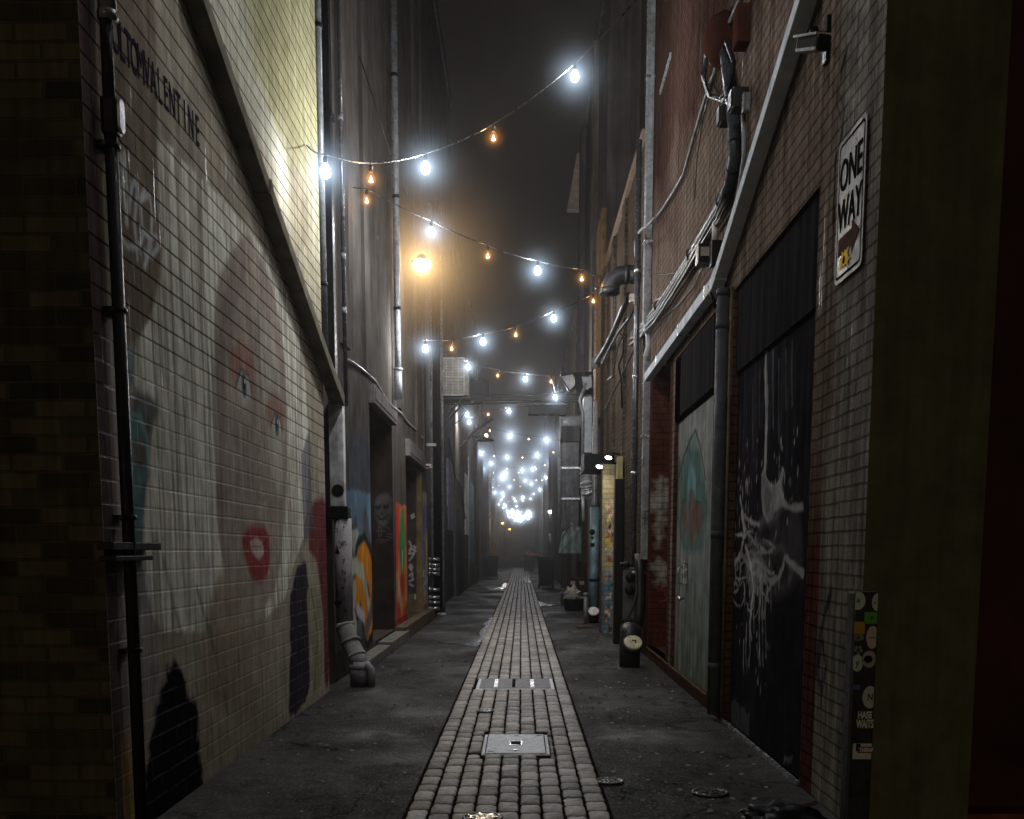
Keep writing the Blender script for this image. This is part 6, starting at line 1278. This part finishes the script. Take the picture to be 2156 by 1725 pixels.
# ================================================================== STICKER POST, GROUND COVERS, LITTER
YSP = 5.5; xa, xb = onY(1797, 1300, YSP).x, onY(1849, 1300, YSP).x; zp = onY(1825, 1246, YSP).z
t = thing('sticker_post', 'black post covered with round and square stickers before the right corner', 'post', ((xa + xb) / 2, YSP, 0))
mb = MB(); mb.b2((xa, YSP, 0), (xb, YSP + .11, zp), .01); mb.build('post', m_plastic, t)
def stk(x, y, rx, ry, col, shape='o', txt=None, clip=True, tcol=m_letter, ts=.02):
    col = tuple(q * .85 for q in col); c = onY(x, y, YSP - .0015); k = YSP / 2260; pts_ = []
    n = 28 if shape == 'o' else 4
    for i in range(n):
        a = 2 * math.pi * i / n + (math.pi / 4 if shape != 'o' else 0); q = 1 if shape == 'o' else 1.4142
        pts_.append((min(max(c.x + rx * k * q * math.cos(a), xa + .006), xb - .006), YSP - .001, c.z + ry * k * q * math.sin(a)))
    mb = MB(); mb.slab(pts_, (0, -1, 0), .001); s_ = mb.build('sticker', mat('sticker_paper_%.2f_%.2f_%.2f' % col, col, .45, bump=0, var=.2), t)
    if txt:
        mb = MB(); mb.text(txt, ts, (min(max(c.x, xa + .02), xb - .02), YSP - .003, c.z), (1, 0, 0), (0, 0, 1), sx=.75, depth=.0006, bold=.0006); mb.build('print', tcol, s_)
    return s_
pale = (.5, .58, .52); wh = (.55, .56, .55)
stk(1807, 1265, 15, 19, pale, 'o', 'AI', ts=.03); stk(1848, 1268, 12, 19, wh, 'o', 'a', ts=.03); stk(1835, 1301, 15, 12, (.10, .36, .08), 's', 'EI')
stk(1808, 1322, 13, 13, (.5, .26, .05), 's'); stk(1807, 1342, 12, 8, (.2, .19, .18), 'o', 'eh'); stk(1837, 1342, 13, 24, (.55, .45, .42), 'o', '\u2014', ts=.05)
stk(1805, 1396, 12, 18, pale, 'o', 'y', ts=.05); stk(1830, 1388, 15, 18, (.36, .33, .34), 'o'); stk(1828, 1388, 9, 8, (.03, .03, .03), 'o')
stk(1803, 1447, 8, 5, (.08, .12, .35), 's'); stk(1832, 1468, 16, 24, (.48, .5, .47), 'o', 'N', ts=.05)
stk(1819, 1582, 24, 17, (.55, .56, .55), 's'); stk(1807, 1574, 5, 8, (.5, .2, .04), 's')
for i, (px_, py_) in enumerate(((-6, 0), (0, 6), (6, 1), (-3, -6), (4, -6))): c = onY(1807 + px_, 1369 + py_, YSP - .002); mb = MB(); mb.lathe([(0, 0), (.008, 0), (.008, .001), (0, .001)], c, (0, -1, 0), 10); mb.build('flower_petal', mat('grey_label'), t)
for body, y, s_, m__ in (('HASE', 1506, .05, m_letter_w), ('WAITS', 1525, .06, m_letter_w)):
    a = onY(1821, y, YSP - .003); mb = MB(); mb.text(body, s_, a, (1, 0, 0), (0, 0, 1), sx=.62 if body == 'HASE' else .48, depth=.001, bold=.002); mb.build('lettering', m__, t)
a = onY(1823, 1581, YSP - .0045); mb = MB(); mb.b2((a.x - .043, YSP - .0042, a.z - .012), (a.x + .042, YSP - .003, a.z + .022)); mb.build('sticker_band', mat('red_blue_band', (.18, .05, .09), .4), t)
mb = MB(); mb.text('THERAP', .028, a + Vector((.002, -.001, .004)), (1, 0, 0), (0, 0, 1), sx=.68, depth=.001, bold=.001); mb.build('lettering', m_letter_w, t)

t = thing('access_cover', 'pale steel rectangular access cover with a centre plate set in the pavers', 'cover', ((C1[0] + C1[1]) / 2, C1[2], 0))
x0, x1, y0, y1 = C1
mb = MB(); mb.b2((x0, y0, -.004), (x1, y1, .013), .005); mb.build('frame', m_plate, t)
mb = MB(); mb.b2((x0 + .025, y0 + .02, .0135), (x1 - .025, y1 - .02, .021), .003); pl_ = mb.build('plate', m_plate, t)
cx, cyy = (x0 + x1) / 2, (y0 + y1) / 2
mb = MB(); mb.b2((cx - .04, cyy - .09, .0212), (cx + .04, cyy + .06, .0235), .001); mb.build('badge', mat('dark_badge', (.03, .033, .04), .5, 0), t)
mb = MB()
for a, b in (((cx - .045, cyy - .1), (cx + .045, cyy - .1)), ((cx - .045, cyy + .07), (cx + .045, cyy + .07)), ((cx - .045, cyy - .1), (cx - .045, cyy + .07)), ((cx + .045, cyy - .1), (cx + .045, cyy + .07))): mb.bar((*a, .023), (*b, .023), .008, .004)
mb.build('badge_rim', m_galv, t)
for y in (y0 + .12, y1 - .1): mb = MB(); mb.lathe([(.016, 0), (.014, .006), (0, .008)], (cx, y, .0212), n=8, smooth=False); mb.build('bolt', m_galv, t)
for a, b in ((x0 + .07, y0 + .08), (x1 - .07, y1 - .08)): mb = MB(); mb.b2((a - .022, b - .01, .0212), (a + .022, b + .01, .0225)); mb.build('key_slot', m_letter, t)
mb = MB()
for x in (x0 + .03, x1 - .03): mb.b2((x - .004, y0 + .03, .0212), (x + .004, y1 - .03, .0225))
mb.build('seam', m_letter, t)
t = thing('access_cover', 'long grey channel cover with three slots across the paver strip', 'cover', ((C2[0] + C2[1]) / 2, C2[2], 0))
x0, x1, y0, y1 = C2
mb = MB(); mb.b2((x0, y0, -.004), (x1, y1, .012), .004); mb.build('frame', m_plate, t)
mb = MB(); mb.b2((x0 + .04, y0 + .05, .0125), (x1 - .04, y1 - .05, .018), .002); mb.build('plate', mat('dull_cover', (.16, .16, .165), .45, .3, scale=20, bump=.3, bscale=150), t)
for f_, mm in ((.25, m_galv), (.48, m_letter), (.72, m_galv)): xx = x0 + (x1 - x0) * f_; mb = MB(); mb.b2((xx - .018, y0 + .12, .0182), (xx + .018, y1 - .1, .0205)); mb.build('slot', mm, t)
for f_ in (.23, .27, .7, .74): xx = x0 + (x1 - x0) * f_; mb = MB(); mb.b2((xx - .005, y0 + .06, .0182), (xx + .005, y1 - .06, .0195)); mb.build('rib', m_plate, t)
def rcover(x, y, rpx, label, z=.004, mm=None):
    g = onZ(x, y, z); r = rpx / 2260 * math.hypot(g.y, 1.5)
    t = thing('drain_cover', label, 'cover', g)
    mb = MB(); mb.lathe([(r * 1.08, 0), (r * 1.06, .012), (r * .93, .012), (r * .91, .006)], g, n=28); mb.build('rim', m_iron, t)
    mb = MB(); mb.lathe([(r * .91, .002), (r * .9, .006), (0, .007)], g, n=28)
    for i in range(7):
        a = i * math.pi / 3.5; mb.bar(g + Vector((math.cos(a) * r * .25, math.sin(a) * r * .25, .009)), g + Vector((math.cos(a) * r * .86, math.sin(a) * r * .86, .009)), r * .09, .006)
    for rr in (.3, .6):
        for i in range(14):
            if i % 3 == 2: continue
            a, b = i * math.pi / 7, (i + .8) * math.pi / 7; mb.bar(g + Vector((math.cos(a) * r * rr, math.sin(a) * r * rr, .0095)), g + Vector((math.cos(b) * r * rr, math.sin(b) * r * rr, .0095)), r * .08, .006)
    mb.build('grate', mm or mat('bright_iron', (.4, .4, .4), .2, .9, scale=40), t)
rcover(1283, 1646, 28, 'round cast iron drain cover at the right edge of the pavers', .004)
rcover(1016, 1723, 40, 'round brassy drain cover in the pavers at the bottom edge of the photo', .014, mat('brassy_iron', (.5, .42, .28), .25, .9, scale=40))
rcover(1495, 1670, 36, 'dark round drain cover in the right asphalt near the black door', .004, m_iron)
rcover(1022, 1498, 18, 'small round cover sunk in the pavers below the long channel cover', .014)
lit = MB(); rl = random.Random(9)
for k in range(330):
    x = rl.uniform(.6, 1.75) if rl.random() < .72 else rl.uniform(-2.0, -.75); y = 6.2 + 15 * rl.random() ** 1.6
    s_ = rl.uniform(.007, .024); a = rl.uniform(0, 6.28); e = rl.uniform(.4, .8); z = .004 + rl.uniform(0, .004); tl_ = rl.uniform(-.3, .3)
    pts_ = [(x + s_ * (math.cos(b) * math.cos(a) - e * math.sin(b) * math.sin(a)), y + s_ * (math.cos(b) * math.sin(a) + e * math.sin(b) * math.cos(a)), z + .3 * s_ * (1 + math.sin(b + tl_))) for b in (0, 1.2, 2.1, 3.14, 4.2, 5.3)]
    lit.add(pts_, [(0, 1, 2, 3, 4, 5)])
tag(lit.build('leaf_litter', mat('pale_litter', (.22, .21, .185), .5, bump=0)), 'tiny leaves and scraps scattered over the wet asphalt', 'litter', kind='stuff')
g = onZ(1650, 1722); mb = MB(); bm = bmesh.new(); bmesh.ops.create_icosphere(bm, subdivisions=4, radius=1); rr_ = random.Random(3); ph = [rr_.uniform(0, 6) for _ in range(8)]
vs = []
for v in bm.verts:
    k = 1 + .22 * math.sin(5 * v.co.x + ph[0]) * math.sin(6 * v.co.y + ph[1]) + .12 * math.sin(13 * v.co.x + ph[2] + 9 * v.co.z) + .07 * math.sin(21 * v.co.y + ph[3])
    vs.append((g.x - .03 + v.co.x * .24 * k, 6.02 + v.co.y * .22 * k, max(.006, .02 + v.co.z * .075 * k)))
mb.add(vs, [[v.index for v in f.verts] for f in bm.faces], smooth=True); bm.free(); tag(mb.build('rubbish_bag', mat('limp_plastic', (.012, .012, .013), .5, spec=.03)), 'flattened black rubbish bag at the foot of the right corner', 'bag')
a, b = onZ(1678, 1703, .06), onZ(1716, 1690, .12); mb = MB(); mb.bar(a, b, .05, .02); tag(mb.build('wood_offcut', m_wood), 'splintered wood offcut propped beside the flattened black bag', 'wood')
g = onZ(1226, 1321); mb = MB(); mb.box((g.x + .05, g.y, .02), (.35, .12, .03), .01, M=Matrix.Rotation(.2, 3, 'Z')); tag(mb.build('wood_plank', m_wood), 'short flat plank lying on the asphalt near the pale blue drainpipe', 'wood')
